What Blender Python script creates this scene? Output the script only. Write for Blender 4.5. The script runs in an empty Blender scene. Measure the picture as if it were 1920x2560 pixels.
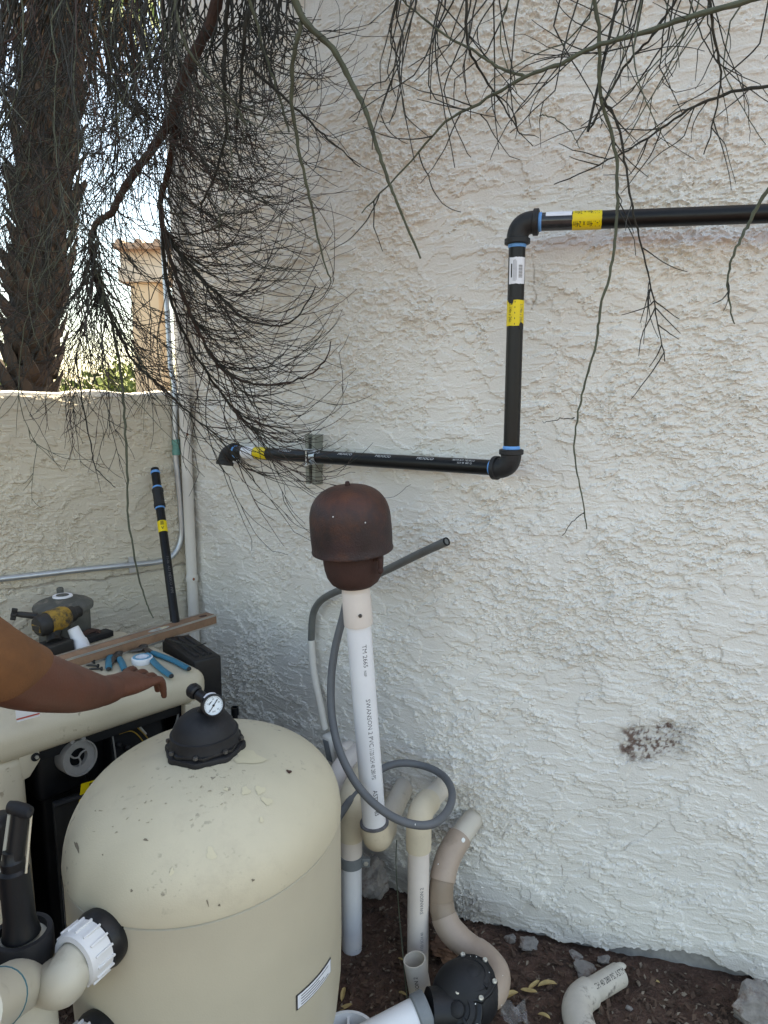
import bpy, bmesh, math, random
import numpy as np
from mathutils import Vector, Matrix

# ------------------------------------------------------------------ camera, sky, sun, exposure
F = 1800.0; PITCH = math.radians(9.3); HC = 1.62          # focal length in photo pixels, pitch, camera height
CP, SP = math.cos(PITCH), math.sin(PITCH)
sc = bpy.context.scene
col = sc.collection
cam_d = bpy.data.cameras.new('camera'); cam = bpy.data.objects.new('camera', cam_d); col.objects.link(cam)
cam.location = (0, 0, HC); cam.rotation_euler = (math.pi/2 - PITCH, 0, 0)
cam_d.sensor_fit = 'VERTICAL'; cam_d.sensor_height = 24.0; cam_d.lens = F/2560*24.0
cam_d.clip_start = 0.02; cam_d.clip_end = 2000
sc.camera = cam
SUN_AZ = math.radians(45); SUN_EL = math.radians(58)       # azimuth from +Y towards +X
w = bpy.data.worlds.new('World'); sc.world = w; w.use_nodes = True
nt = w.node_tree; bg = nt.nodes['Background']
sky = nt.nodes.new('ShaderNodeTexSky'); sky.sky_type = 'NISHITA'; sky.sun_disc = False
sky.sun_elevation = SUN_EL; sky.sun_rotation = SUN_AZ; sky.air_density = 1.0; sky.dust_density = 1.4; sky.ozone_density = 1.0
nt.links.new(sky.outputs[0], bg.inputs[0]); bg.inputs[1].default_value = 0.13
sl = bpy.data.lights.new('sun', 'SUN'); sl.energy = 3.5; sl.angle = math.radians(0.5); sl.color = (1, .95, .86)
so = bpy.data.objects.new('sun', sl); col.objects.link(so)
sd = Vector((math.sin(SUN_AZ)*math.cos(SUN_EL), math.cos(SUN_AZ)*math.cos(SUN_EL), math.sin(SUN_EL)))
so.rotation_euler = sd.to_track_quat('Z', 'Y').to_euler(); so.location = (3, 6, 8)
sc.view_settings.view_transform = 'Standard'; sc.view_settings.look = 'None'
sc.view_settings.gamma = 1.0; sc.view_settings.use_curve_mapping = False
sc.view_settings.exposure = 2.1
sc.view_settings.use_white_balance = True                    # the photograph is balanced for open shade
sc.view_settings.white_balance_temperature = 8500; sc.view_settings.white_balance_tint = 7

# ------------------------------------------------------------------ pixel -> place helpers
def V(*a): return Vector(a)
CAM = V(0, 0, HC)
def ray(px, py):
    a = (px-960)/F; b = (1280-py)/F
    return V(a, CP+b*SP, -SP+b*CP)
def at(px, py, Y):
    r = ray(px, py); return CAM + r*(Y/r.y)
def on_z(px, py, z):
    r = ray(px, py); return CAM + r*((z-HC)/r.z)
def proj(p):
    x, y, z = p[0], p[1], p[2]-HC
    Zc = y*CP - z*SP
    return 960+F*x/Zc, 1280-F*(y*SP+z*CP)/Zc, Zc
# plan of the curved house wall (distance s along it from the inner corner)
CORNER = (-.762, 2.815)
YAW0, YAW1, S0, SA = 40.0, 17.0, .964, .53
_s = [];_x, _y = CORNER; ds = .004; s = 0
while s < 5.2:
    t = min(max((s-S0)/SA, 0), 1); t = t*t*(3-2*t)
    yw = math.radians(YAW0+(YAW1-YAW0)*t)
    _s.append((s, _x, _y, -math.sin(yw), -math.cos(yw)))
    _x += ds*math.cos(yw); _y -= ds*math.sin(yw); s += ds
WP = np.array(_s)
def wall_at(s, off=0.0):
    x = np.interp(s, WP[:,0], WP[:,1]); y = np.interp(s, WP[:,0], WP[:,2])
    nx = np.interp(s, WP[:,0], WP[:,3]); ny = np.interp(s, WP[:,0], WP[:,4])
    return x+nx*off, y+ny*off
def on_wall(px, py, off=0.0):
    r = ray(px, py); X = WP[:,1]+WP[:,3]*off; Y = WP[:,2]+WP[:,4]*off
    c = X*r.y - Y*r.x
    i = int(np.argmin(np.abs(c))); t = Y[i]/r.y
    return CAM + r*t
def wall_sz(px, py):
    p = on_wall(px, py); i = int(np.argmin((WP[:,1]-p.x)**2+(WP[:,2]-p.y)**2)); return WP[i,0], p.z
LD = V(-.792, -.610, 0)                                     # garden wall runs this way from the corner
LN = V(.610, -.792, 0)                                      # its yard side
def on_L(px, py, off=0.0):
    r = ray(px, py); o = V(CORNER[0], CORNER[1], 0)+LN*off
    t = (o-CAM).dot(LN)/r.dot(LN); return CAM + r*t
def on_axis(A, B, py):
    lo, hi = -1.0, 2.0
    for _ in range(50):
        m = (lo+hi)/2; q = A.lerp(B, m)
        if (proj(q)[1]-py)*(proj(B)[1]-proj(A)[1]) < 0: lo = m
        else: hi = m
    return A.lerp(B, (lo+hi)/2)
def pxm(p, n): return n*proj(p)[2]/F                        # n photo pixels in metres at p

# ------------------------------------------------------------------ materials
MATS = {}
def mat(name, c, rough=.6, var=.12, scale=12., metal=0., bump=0., bscale=80., dirt=None, damt=.5, dscale=9., spec=.5, dsharp=.12):
    m = bpy.data.materials.new(name); m.use_nodes = True; n = m.node_tree.nodes; l = m.node_tree.links
    b = n['Principled BSDF']; b.inputs['Roughness'].default_value = rough; b.inputs['Metallic'].default_value = metal
    b.inputs['Specular IOR Level'].default_value = spec
    tc = n.new('ShaderNodeTexCoord')
    nz = n.new('ShaderNodeTexNoise'); nz.inputs['Scale'].default_value = scale; nz.inputs['Detail'].default_value = 6; nz.inputs['Roughness'].default_value = .65
    l.new(tc.outputs['Object'], nz.inputs['Vector'])
    cr = n.new('ShaderNodeValToRGB'); e = cr.color_ramp.elements
    e[0].position = .3; e[1].position = .7
    e[0].color = (*[max(0, x*(1-var)) for x in c], 1); e[1].color = (*[min(1, x*(1+var)) for x in c], 1)
    l.new(nz.outputs[0], cr.inputs[0]); out = cr.outputs[0]
    if dirt:
        n2 = n.new('ShaderNodeTexNoise'); n2.inputs['Scale'].default_value = dscale; n2.inputs['Detail'].default_value = 9; n2.inputs['Roughness'].default_value = .72
        l.new(tc.outputs['Object'], n2.inputs['Vector'])
        r2 = n.new('ShaderNodeValToRGB'); r2.color_ramp.elements[0].position = 1-damt; r2.color_ramp.elements[1].position = min(1, 1-damt+dsharp)
        l.new(n2.outputs[0], r2.inputs[0])
        mx = n.new('ShaderNodeMix'); mx.data_type = 'RGBA'
        l.new(r2.outputs[0], mx.inputs[0]); l.new(out, mx.inputs[6]); mx.inputs[7].default_value = (*dirt, 1); out = mx.outputs[2]
    l.new(out, b.inputs['Base Color'])
    mr = n.new('ShaderNodeMapRange'); mr.inputs[3].default_value = max(.03, rough-.1); mr.inputs[4].default_value = min(1, rough+.12)
    l.new(nz.outputs[0], mr.inputs[0]); l.new(mr.outputs[0], b.inputs['Roughness'])
    if bump:
        n3 = n.new('ShaderNodeTexNoise'); n3.inputs['Scale'].default_value = bscale; n3.inputs['Detail'].default_value = 5
        l.new(tc.outputs['Object'], n3.inputs['Vector'])
        bp = n.new('ShaderNodeBump'); bp.inputs['Strength'].default_value = 1; bp.inputs['Distance'].default_value = bump
        l.new(n3.outputs[0], bp.inputs['Height']); l.new(bp.outputs[0], b.inputs['Normal'])
    MATS[name] = m; return m
def specks(m, c):
    """settled grime: fine dark specks gathered in loose patches"""
    n = m.node_tree.nodes; l = m.node_tree.links; b = n['Principled BSDF']; src = b.inputs['Base Color'].links[0].from_socket; tc = n.new('ShaderNodeTexCoord'); fac = None
    for sc_, lo, hi, dt in ((70., .60, .70, 5), (6., .50, .66, 3)):
        z = n.new('ShaderNodeTexNoise'); z.inputs['Scale'].default_value = sc_; z.inputs['Detail'].default_value = dt; l.new(tc.outputs['Object'], z.inputs['Vector'])
        r = n.new('ShaderNodeValToRGB'); r.color_ramp.elements[0].position = lo; r.color_ramp.elements[1].position = hi; l.new(z.outputs[0], r.inputs[0])
        if fac is None: fac = r.outputs[0]
        else:
            mm = n.new('ShaderNodeMath'); mm.operation = 'MULTIPLY'; l.new(fac, mm.inputs[0]); l.new(r.outputs[0], mm.inputs[1]); fac = mm.outputs[0]
    mx = n.new('ShaderNodeMix'); mx.data_type = 'RGBA'; l.new(fac, mx.inputs[0]); l.new(src, mx.inputs[6]); mx.inputs[7].default_value = (*c, 1); l.new(mx.outputs[2], b.inputs['Base Color'])
def stucco(name, c, c2):
    m = mat(name, c, .9, .05, 3.5, bump=.0022, bscale=210, dirt=c2, damt=.42, dscale=3.0, spec=.2, dsharp=.3)
    n = m.node_tree.nodes; l = m.node_tree.links; b = n['Principled BSDF']
    src = b.inputs['Base Color'].links[0].from_socket
    for att, colr in (('rust', (.105, .042, .028)), ('grime', (.25, .22, .19))):
        a = n.new('ShaderNodeAttribute'); a.attribute_name = att
        mx = n.new('ShaderNodeMix'); mx.data_type = 'RGBA'
        l.new(a.outputs['Fac'], mx.inputs[0]); l.new(src, mx.inputs[6]); mx.inputs[7].default_value = (*colr, 1); src = mx.outputs[2]
    l.new(src, b.inputs['Base Color'])
    return m
stucco('stucco_white', (.75, .72, .665), (.69, .66, .605))
stucco('stucco_beige', (.62, .565, .465), (.55, .50, .41))
mat('concrete', (.30, .29, .275), .95, .3, 14, bump=.006, bscale=45)
mat('soil', (.090, .048, .033), .97, .55, 14, bump=.010, bscale=120, dirt=(.16, .105, .078), damt=.45, dscale=48)
mat('far_soil', (.30, .24, .17), .97, .2, 2)
mat('litter', (.085, .050, .034), .95, .55, 25)
mat('chips', (.20, .155, .115), .95, .5, 25)
mat('black_pipe', (.0045, .0045, .005), .38, .3, 20, bump=.0004, bscale=120, dirt=(.010, .010, .011), damt=.40, dscale=14, spec=.35)
mat('iron_fitting', (.020, .0205, .022), .55, .25, 30, bump=.0008, bscale=160, metal=.1, spec=.4)
mat('blue_dope', (.10, .33, .72), .45, .15, 40)
mat('yellow_label', (.80, .60, .012), .45, .07, 30)
mat('white_label', (.78, .79, .83), .5, .05, 30)
mat('black_ink', (.012, .012, .014), .6, .1)
mat('grey_ink', (.11, .105, .11), .7, .4, 60)
mat('silver_ink', (.62, .63, .64), .5, .5, 140)
mat('clear_wrap', (.030, .032, .036), .12, .3, 40)
mat('zinc', (.55, .59, .61), .4, .12, 40, metal=.75)
mat('strut_metal', (.30, .315, .275), .5, .15, 18, metal=.55, dirt=(.22, .20, .15), damt=.45)
mat('galvanised', (.50, .53, .56), .38, .1, 30, metal=.7)
mat('teal_metal', (.12, .30, .27), .5, .2, 40, metal=.3)
mat('white_paint', (.70, .67, .62), .6, .05, 9, dirt=(.48, .38, .31), damt=.36, dscale=14)
mat('rust_spot', (.30, .10, .04), .9, .3, 60)
mat('pvc_white', (.76, .76, .78), .38, .04, 10, dirt=(.60, .50, .42), damt=.33, dscale=7)
mat('pvc_pink', (.72, .64, .58), .5, .06, 12, dirt=(.55, .43, .36), damt=.35, dscale=10)
mat('pvc_cream', (.62, .535, .40), .5, .08, 10, dirt=(.40, .31, .22), damt=.42, dscale=11, dsharp=.25)
mat('pvc_old', (.60, .54, .46), .55, .08, 10, dirt=(.27, .22, .18), damt=.44, dscale=13, dsharp=.2)
mat('pvc_tan', (.395, .30, .235), .48, .07, 14, dirt=(.33, .25, .19), damt=.45, dscale=9)
mat('pvc_tan_dark', (.275, .205, .15), .5, .07, 14)
mat('pvc_dirty', (.52, .47, .40), .65, .12, 16, dirt=(.12, .10, .09), damt=.47, dscale=16)
mat('rust', (.026, .0112, .0112), .55, .6, 16, bump=.0014, bscale=240, dirt=(.12, .036, .0135), damt=.52, dscale=5.0, dsharp=.24)
mat('rust_dark', (.044, .0175, .013), .8, .4, 9, bump=.0010, bscale=220)
mat('paint_fleck', (.8, .8, .78), .6, .05)
mat('grey_hose', (.115, .12, .128), .55, .07, 30)
mat('grey_conduit', (.125, .13, .125), .5, .15, 20)
mat('grey_plastic', (.19, .205, .215), .5, .1, 30)
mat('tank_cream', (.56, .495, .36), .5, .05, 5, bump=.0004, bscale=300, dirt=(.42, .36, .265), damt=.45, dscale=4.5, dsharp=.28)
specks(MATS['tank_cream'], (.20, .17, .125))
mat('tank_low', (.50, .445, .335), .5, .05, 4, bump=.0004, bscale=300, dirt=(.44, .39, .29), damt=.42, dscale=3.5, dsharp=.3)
mat('heater_cream', (.55, .48, .36), .5, .05, 6, bump=.0003, bscale=350, dirt=(.40, .32, .22), damt=.42, dscale=7, dsharp=.22)
specks(MATS['heater_cream'], (.22, .16, .10))
mat('valve_cream', (.50, .47, .385), .42, .05, 8, dirt=(.40, .37, .29), damt=.4)
mat('black_plastic', (.007, .0075, .009), .45, .3, 12, bump=.0003, bscale=200, spec=.4, dirt=(.018, .018, .022), damt=.44, dscale=11, dsharp=.3)
mat('black_dusty', (.012, .012, .014), .62, .4, 14, spec=.4, dirt=(.036, .035, .036), damt=.46, dscale=13, dsharp=.3)
mat('black_void', (.006, .006, .007), .8, .2)
mat('nut_white', (.70, .70, .70), .45, .04, 14, dirt=(.55, .53, .50), damt=.35)
mat('gauge_face', (.66, .74, .80), .3, .04, 40)
mat('grey_collar', (.30, .285, .265), .6, .12, 30)
mat('wire_yellow', (.36, .22, .03), .5, .1)
mat('wire_grey', (.35, .34, .32), .6, .1)
mat('wood', (.27, .155, .095), .6, .3, 18, dirt=(.36, .24, .16), damt=.45, dscale=12, dsharp=.25)
mat('alu', (.55, .53, .50), .35, .1, 30, metal=.8)
mat('drill_yellow', (.34, .20, .025), .5, .25, 30, dirt=(.045, .035, .025), damt=.56, dscale=20)
mat('tool_black', (.017, .016, .015), .55, .3, 30)
mat('tool_steel', (.10, .095, .09), .45, .3, 40, metal=.6, dirt=(.09, .05, .03), damt=.45)
mat('tool_blue', (.010, .165, .26), .4, .12, 30)
mat('tape_blue', (.10, .32, .48), .5, .1, 40)
mat('rust_tool', (.06, .028, .020), .8, .4, 40)
mat('lid_grey', (.11, .11, .10), .85, .25, 14, spec=.15, dirt=(.21, .19, .16), damt=.46, dscale=16)
mat('skin', (.125, .043, .024), .55, .15, 14, bump=.0006, bscale=180)
mat('shirt', (.15, .062, .022), .9, .18, 30, bump=.001, bscale=300)
mat('trousers', (.06, .065, .08), .9, .15, 30)
mat('hair', (.012, .010, .009), .7, .2)
mat('bark', (.052, .027, .019), .85, .45, 30, bump=.002, bscale=90)
mat('twig', (.026, .025, .019), .8, .5, 14)
mat('twig_red', (.045, .026, .020), .8, .5, 14)
mat('twig_green', (.075, .085, .055), .7, .35, 20)
mat('palm_bark', (.045, .032, .024), .95, .5, 8)
mat('palm_boot', (.046, .033, .024), .95, .55, 5)
mat('frond', (.13, .19, .03), .6, .3, 5)
mat('frond_dead', (.13, .08, .045), .9, .3, 8)
mat('bush', (.13, .16, .035), .8, .4, 3)
mat('house_plaster', (.70, .62, .50), .9, .05, 2)
mat('house_column', (.72, .56, .37), .9, .06, 2)
mat('roof_tile', (.50, .37, .27), .9, .2, 4)
mat('dry_leaf', (.46, .33, .14), .75, .25, 60)
mat('rock', (.25, .225, .205), .95, .35, 22, bump=.005, bscale=50, dirt=(.12, .075, .055), damt=.5, dscale=10)
mat('rock_red', (.17, .095, .065), .95, .3, 22, bump=.004, bscale=50)
mat('bolt', (.62, .60, .54), .35, .1, metal=.6)
mat('sticker_red', (.5, .05, .03), .5)
mat('can_orange', (.75, .23, .12), .5)
mat('can_white', (.62, .63, .66), .4, .05)
mat('teal_primer', (.02, .13, .17), .5, .2)
mat('pale_spot', (.60, .53, .365), .5, .04)
mat('dirt_spot', (.20, .165, .12), .9, .3, 60)
mat('dirt_smudge', (.36, .31, .225), .8, .25, 60)
g = mat('plastic_film', (.75, .75, .76), .12, .1)
g.node_tree.nodes['Principled BSDF'].inputs['Alpha'].default_value = .13

# ------------------------------------------------------------------ mesh building
def tot(o):
    v = V(0, 0, 0)
    while o is not None: v += o.location; o = o.parent
    return v
def tag(o, label=None, cat=None, group=None, kind=None):
    if label: o['label'] = label
    if cat: o['category'] = cat
    if group: o['group'] = group
    if kind: o['kind'] = kind
    return o
def thing(name, label, cat, loc=(0,0,0), group=None):
    o = bpy.data.objects.new(name, None); col.objects.link(o); o.location = loc; o.empty_display_size = .05
    return tag(o, label, cat, group)
def frame(axis):
    a = Vector(axis).normalized(); h = V(0,0,1) if abs(a.z) < .9 else V(1,0,0)
    u = h.cross(a).normalized(); v = a.cross(u); return a, u, v
def mesh_np(name, Vt, Fq, m, parent=None, smooth=True):
    me = bpy.data.meshes.new(name); Vt = np.asarray(Vt, np.float32); Fq = np.asarray(Fq, np.int32)
    o0 = tot(parent); Vt = Vt - np.array(o0, np.float32)
    k = Fq.shape[1]
    me.vertices.add(len(Vt)); me.vertices.foreach_set('co', Vt.ravel())
    me.loops.add(Fq.size); me.loops.foreach_set('vertex_index', Fq.ravel())
    me.polygons.add(len(Fq)); me.polygons.foreach_set('loop_start', np.arange(len(Fq), dtype=np.int32)*k)
    me.polygons.foreach_set('use_smooth', np.full(len(Fq), smooth))
    me.materials.append(MATS[m]); me.update(calc_edges=True)
    o = bpy.data.objects.new(name, me); col.objects.link(o); o.parent = parent
    return o
class MB:
    def __init__(s): s.v = []; s.f = []
    def add(s, vs, fs):
        n = len(s.v); s.v += [Vector(q) for q in vs]; s.f += [tuple(i+n for i in q) for q in fs]; return s
    def rings(s, rings, closed=False, cap=(True, True)):
        k = len(rings[0]); n = len(s.v)
        for r in rings: s.v += [Vector(q) for q in r]
        R = len(rings)
        for i in range(R-1 + (1 if closed else 0)):
            a = n+i*k; b = n+((i+1) % R)*k
            for j in range(k): s.f.append((a+j, a+(j+1) % k, b+(j+1) % k, b+j))
        if not closed:
            if cap[0]: s.f.append(tuple(n+j for j in reversed(range(k))))
            if cap[1]: s.f.append(tuple(n+(R-1)*k+j for j in range(k)))
        return s
    def tube(s, path, r, sides=16, cap=(True, True), flat=1.0):
        path = [Vector(p) for p in path]; N = len(path)
        rr = list(r) if hasattr(r, '__len__') else [r]*N
        if len(rr) != N: rr = list(np.interp(np.linspace(0, 1, N), np.linspace(0, 1, len(rr)), rr))
        T = [(path[min(i+1, N-1)]-path[max(i-1, 0)]).normalized() for i in range(N)]
        _, u, v = frame(T[0]); rings = []
        for i in range(N):
            if i:
                u = (u - T[i]*u.dot(T[i])); u.normalize(); v = T[i].cross(u)
            rings.append([path[i]+(u*math.cos(2*math.pi*j/sides)+v*math.sin(2*math.pi*j/sides)*flat)*rr[i] for j in range(sides)])
        return s.rings(rings, cap=cap)
    def lathe(s, prof, o, axis=(0,0,1), segs=48, cap=(True, True), squash=None):
        a, u, v = frame(axis); o = Vector(o); rings = []
        for r, h in prof:
            rings.append([o+a*h+(u*math.cos(2*math.pi*j/segs)+v*math.sin(2*math.pi*j/segs))*max(r, 1e-4) for j in range(segs)])
        return s.rings(rings, cap=cap)
    def box(s, o, ex, ey, ez):
        """box with centre o and half-extent vectors"""
        o = Vector(o); ex, ey, ez = Vector(ex), Vector(ey), Vector(ez)
        vs = [o+ex*i+ey*j+ez*k for k in (-1,1) for j in (-1,1) for i in (-1,1)]
        f = [(0,2,3,1),(4,5,7,6),(0,1,5,4),(2,6,7,3),(0,4,6,2),(1,3,7,5)]
        if ex.cross(ey).dot(ez) < 0: f = [tuple(reversed(q)) for q in f]
        return s.add(vs, f)
    def ball(s, o, ex, ey, ez, segs=16, rings=10):
        o = Vector(o); R = []
        for i in range(rings+1):
            t = math.pi*i/rings; R.append([o+Vector(ez)*(-math.cos(t))+(Vector(ex)*math.cos(2*math.pi*j/segs)+Vector(ey)*math.sin(2*math.pi*j/segs))*max(math.sin(t), 1e-3) for j in range(segs)])
        return s.rings(R)
    def prism(s, pts, d):
        """closed outline pts (coplanar) extruded by vector d"""
        d = Vector(d); n = len(pts); vs = [Vector(p) for p in pts]+[Vector(p)+d for p in pts]
        f = [tuple(reversed(range(n))), tuple(range(n, 2*n))]+[(i, (i+1) % n, n+(i+1) % n, n+i) for i in range(n)]
        return s.add(vs, f)
    def build(s, name, m, parent=None, ang=35, bevel=0, bseg=2, fix=True):
        me = bpy.data.meshes.new(name); o0 = tot(parent)
        me.from_pydata([tuple(q-o0) for q in s.v], [], s.f)
        if fix or bevel:
            bm = bmesh.new(); bm.from_mesh(me)
            if fix: bmesh.ops.recalc_face_normals(bm, faces=bm.faces)
            if bevel:
                es = [e for e in bm.edges if len(e.link_faces) == 2 and e.calc_face_angle(0) > math.radians(35)]
                bmesh.ops.bevel(bm, geom=es, offset=bevel, segments=bseg, profile=.5, affect='EDGES', clamp_overlap=True)
            bm.to_mesh(me); bm.free()
        me.polygons.foreach_set('use_smooth', [True]*len(me.polygons)); me.set_sharp_from_angle(angle=math.radians(ang))
        me.materials.append(MATS[m]); me.update()
        o = bpy.data.objects.new(name, me); col.objects.link(o); o.parent = parent
        return o
def smooth_path(pts, n=8, closed=False):
    P = [Vector(p) for p in pts]; out = []
    for i in range(len(P)-1):
        p0 = P[max(i-1, 0)]; p1 = P[i]; p2 = P[i+1]; p3 = P[min(i+2, len(P)-1)]
        for k in range(n):
            t = k/n
            out.append(.5*((2*p1)+(p2-p0)*t+(2*p0-5*p1+4*p2-p3)*t*t+(3*p1-p0-3*p2+p3)*t**3))
    out.append(P[-1]); return out
def bend(A, Bp, C, r, n=10):
    """A -> corner Bp -> C with rounded corner radius r"""
    A, Bp, C = Vector(A), Vector(Bp), Vector(C); d1 = (A-Bp).normalized(); d2 = (C-Bp).normalized()
    return [A]+[((1-t)**2)*(Bp+d1*r)+2*t*(1-t)*Bp+t*t*(Bp+d2*r) for t in [i/n for i in range(n+1)]]+[C]
def cyl_frame(p0, axis):
    a = Vector(axis).normalized(); r = CAM-Vector(p0); r = (r-a*r.dot(a)).normalized(); return a, r, r.cross(a)
def cyl_patch(p0, axis, r, x0, x1, t0, t1, name, m, parent, n=14, wob=0):
    a, e, v = cyl_frame(p0, axis); mb = MB(); rings = []
    for i in range(n+1):
        t = t0+(t1-t0)*i/n; d = e*math.cos(t)+v*math.sin(t)
        j0 = random.uniform(-wob, wob); j1 = random.uniform(-wob, wob)
        rings.append([Vector(p0)+a*(x0+j0)+d*r, Vector(p0)+a*(x1+j1)+d*r])
    vs = [q for R in rings for q in R]; fs = [(2*i, 2*i+1, 2*i+3, 2*i+2) for i in range(n)]
    mb.add(vs, fs); o = mb.build(name, m, parent, fix=False); return o
def text_mesh(txt, size):
    c = bpy.data.curves.new('t', 'FONT'); c.body = txt; c.size = size; c.align_x = 'CENTER'; c.align_y = 'CENTER'; c.resolution_u = 2
    o = bpy.data.objects.new('t', c); col.objects.link(o); dg = bpy.context.evaluated_depsgraph_get()
    me = bpy.data.meshes.new_from_object(o.evaluated_get(dg)); bpy.data.objects.remove(o); bpy.data.curves.remove(c)
    vs = [v.co.copy() for v in me.vertices]; fs = [tuple(p.vertices) for p in me.polygons]; bpy.data.meshes.remove(me)
    return vs, fs
def text_flat(txt, size, o, ux, uy, name, m, parent, sx=1.0):
    vs, fs = text_mesh(txt, size); o = Vector(o)
    return MB().add([o+Vector(ux)*v.x*sx+Vector(uy)*v.y for v in vs], fs).build(name, m, parent, fix=False)
def text_cyl(txt, size, p0, axis, r, name, m, parent, th0=0., flip=1, rot90=False, sx=1.0):
    """lettering along the pipe; flip=-1 turns it upside down; th0 moves it round the pipe"""
    a, e, v = cyl_frame(p0, axis); vs, fs = text_mesh(txt, size); out = []
    for q in vs:
        x, y = (q.x*sx, q.y) if not rot90 else (-q.y, q.x)
        x *= flip; y *= flip; t = th0+y/r
        out.append(Vector(p0)+a*x+(e*math.cos(t)+v*math.sin(t))*r)
    return MB().add(out, fs).build(name, m, parent, fix=False)
def copy_obj(o, parent=None, M=None):
    c = o.copy(); col.objects.link(c); c.parent = parent
    if M is not None: c.matrix_local = M
    return c

# ------------------------------------------------------------------ noise for the trowelled stucco
def perlin(x, y, seed):
    rng = np.random.RandomState(seed); perm = rng.permutation(256); ang = rng.rand(256)*2*np.pi
    gx, gy = np.cos(ang), np.sin(ang)
    xi = np.floor(x).astype(int); yi = np.floor(y).astype(int); xf = x-xi; yf = y-yi
    u = xf*xf*xf*(xf*(xf*6-15)+10); v = yf*yf*yf*(yf*(yf*6-15)+10)
    def g(ix, iy, dx, dy):
        h = perm[(perm[ix & 255]+iy) & 255]; return gx[h]*dx+gy[h]*dy
    n00 = g(xi, yi, xf, yf); n10 = g(xi+1, yi, xf-1, yf); n01 = g(xi, yi+1, xf, yf-1); n11 = g(xi+1, yi+1, xf-1, yf-1)
    return (n00*(1-u)+n10*u)*(1-v)+(n01*(1-u)+n11*u)*v
def fbm(x, y, seed, oct=4, gain=.5):
    a, s, out = 1.0, 0.0, 0
    for i in range(oct):
        out = out + a*perlin(x*2**i+17.3*i, y*2**i+9.1*i, seed+i); s += a; a *= gain
    return out/s*1.6
def sstep(x, a, b):
    t = np.clip((x-a)/(b-a), 0, 1); return t*t*(3-2*t)
def stucco_h(u, v, seed, amp=1.0):
    """skip-trowel relief in metres: smooth flat passes with torn edges, rough broken ground between"""
    wu = u+.03*fbm(u*5, v*5, seed+50, 3); wv = v+.025*fbm(u*5, v*5, seed+60, 3)
    rag = fbm(wu*32, wv*52, seed+3, 5, .62)
    zone = fbm(wu*1.9, wv*2.3, seed+90, 3)+.16*np.clip(v-1.25, -.9, .9)      # rougher up high, better trowelled below
    h = np.zeros_like(u)
    for k, (f, t, d) in enumerate(((3.0, -.08, .0046), (5.4, .08, .0040), (8.5, .14, .0030))):
        n = fbm(wu*f, wv*f*1.45, seed+10*k, 3) + .24*rag
        h = h + d*sstep(n, t, t+.022)
    rough = fbm(wu*28, wv*60, seed+33, 4, .66)
    lump = fbm(wu*58, wv*95, seed+36, 3, .6)
    rz = sstep(zone+.34*rag, -.06, .26)
    h = h + rz*(.0056*sstep(rough, .05, .15)+.0030*sstep(lump, .10, .20)+.0012*lump)
    stroke = fbm(wu*9, wv*75, seed+39, 3, .55)                                # trowel drag marks
    h = h + (1-rz)*(.0012*rough+.0016*sstep(stroke, .12, .24)) + .005*fbm(u*1.5, v*1.5, seed+77, 2)
    return h*amp

# ------------------------------------------------------------------ the setting: ground
random.seed(4); np.random.seed(4)
def axis_pts(lo, hi, step, far):
    c = list(np.arange(lo, hi+1e-6, step)); d = step
    l = []; x = lo
    while x > -far: d *= 1.35; x -= d; l.append(x)
    r = []; x = hi; d = step
    while x < far: d *= 1.35; x += d; r.append(x)
    return np.array(l[::-1]+c+r)
gx = axis_pts(-1.7, 1.6, .011, 400); gy = axis_pts(.5, 2.9, .011, 400)
GX, GY = np.meshgrid(gx, gy)
near = sstep(GX, -2.4, -1.7)*(1-sstep(GX, 1.6, 2.4))*sstep(GY, -.2, .5)*(1-sstep(GY, 2.9, 3.5))
def ground_h(x, y):
    x = np.asarray(x, float); y = np.asarray(y, float)
    return .020*fbm(x*2.2, y*2.2, 301, 3)+.012*fbm(x*9, y*9, 311, 3)+.010*np.maximum(0, fbm(x*26, y*26, 321, 3))
GZ = ground_h(GX, GY)*near
nxg, nyg = len(gx), len(gy)
idx = np.arange(nxg*nyg).reshape(nyg, nxg)
FQ = np.stack([idx[:-1,:-1], idx[:-1,1:], idx[1:,1:], idx[1:,:-1]], -1).reshape(-1, 4)
ground = mesh_np('ground', np.stack([GX, GY, GZ], -1).reshape(-1, 3), FQ, 'soil')
tag(ground, 'dark brown soil littered with chips and dry leaves', None, None, 'structure')

# ------------------------------------------------------------------ stucco walls
def attr(o, name, vals):
    a = o.data.attributes.new(name, 'FLOAT', 'POINT'); a.data.foreach_set('value', np.asarray(vals, np.float32).ravel())
def seg_dist(U, Z, pts):
    d = np.full(U.shape, 9.0)
    for (a, b), (c, e) in zip(pts[:-1], pts[1:]):
        lx, ly = c-a, e-b; t = np.clip(((U-a)*lx+(Z-b)*ly)/(lx*lx+ly*ly+1e-12), 0, 1)
        d = np.minimum(d, np.hypot(U-a-t*lx, Z-b-t*ly))
    return d
WALL_TOP = 4.3
ss = np.concatenate([np.arange(0, 2.42, .0036), np.linspace(2.45, 5.0, 60)])
zt = np.concatenate([np.linspace(0, 1, 755)*2.72, np.linspace(2.76, WALL_TOP, 40)])
S, T = np.meshgrid(ss, zt)
zb = .012+.018*fbm(ss*3, ss*0+1, 401, 3)+.016*fbm(ss*16, ss*0+3, 411, 3)+.008*fbm(ss*60, ss*0, 421, 2)
zb = zb + .055*np.exp(-((ss-1.93)/.15)**2)                  # broken away low down on the right
ZB = np.broadcast_to(zb, S.shape)
Z = np.where(T < 2.72, ZB+T*(2.72-ZB)/2.72, T)
H = stucco_h(S, Z, 500)
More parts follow.
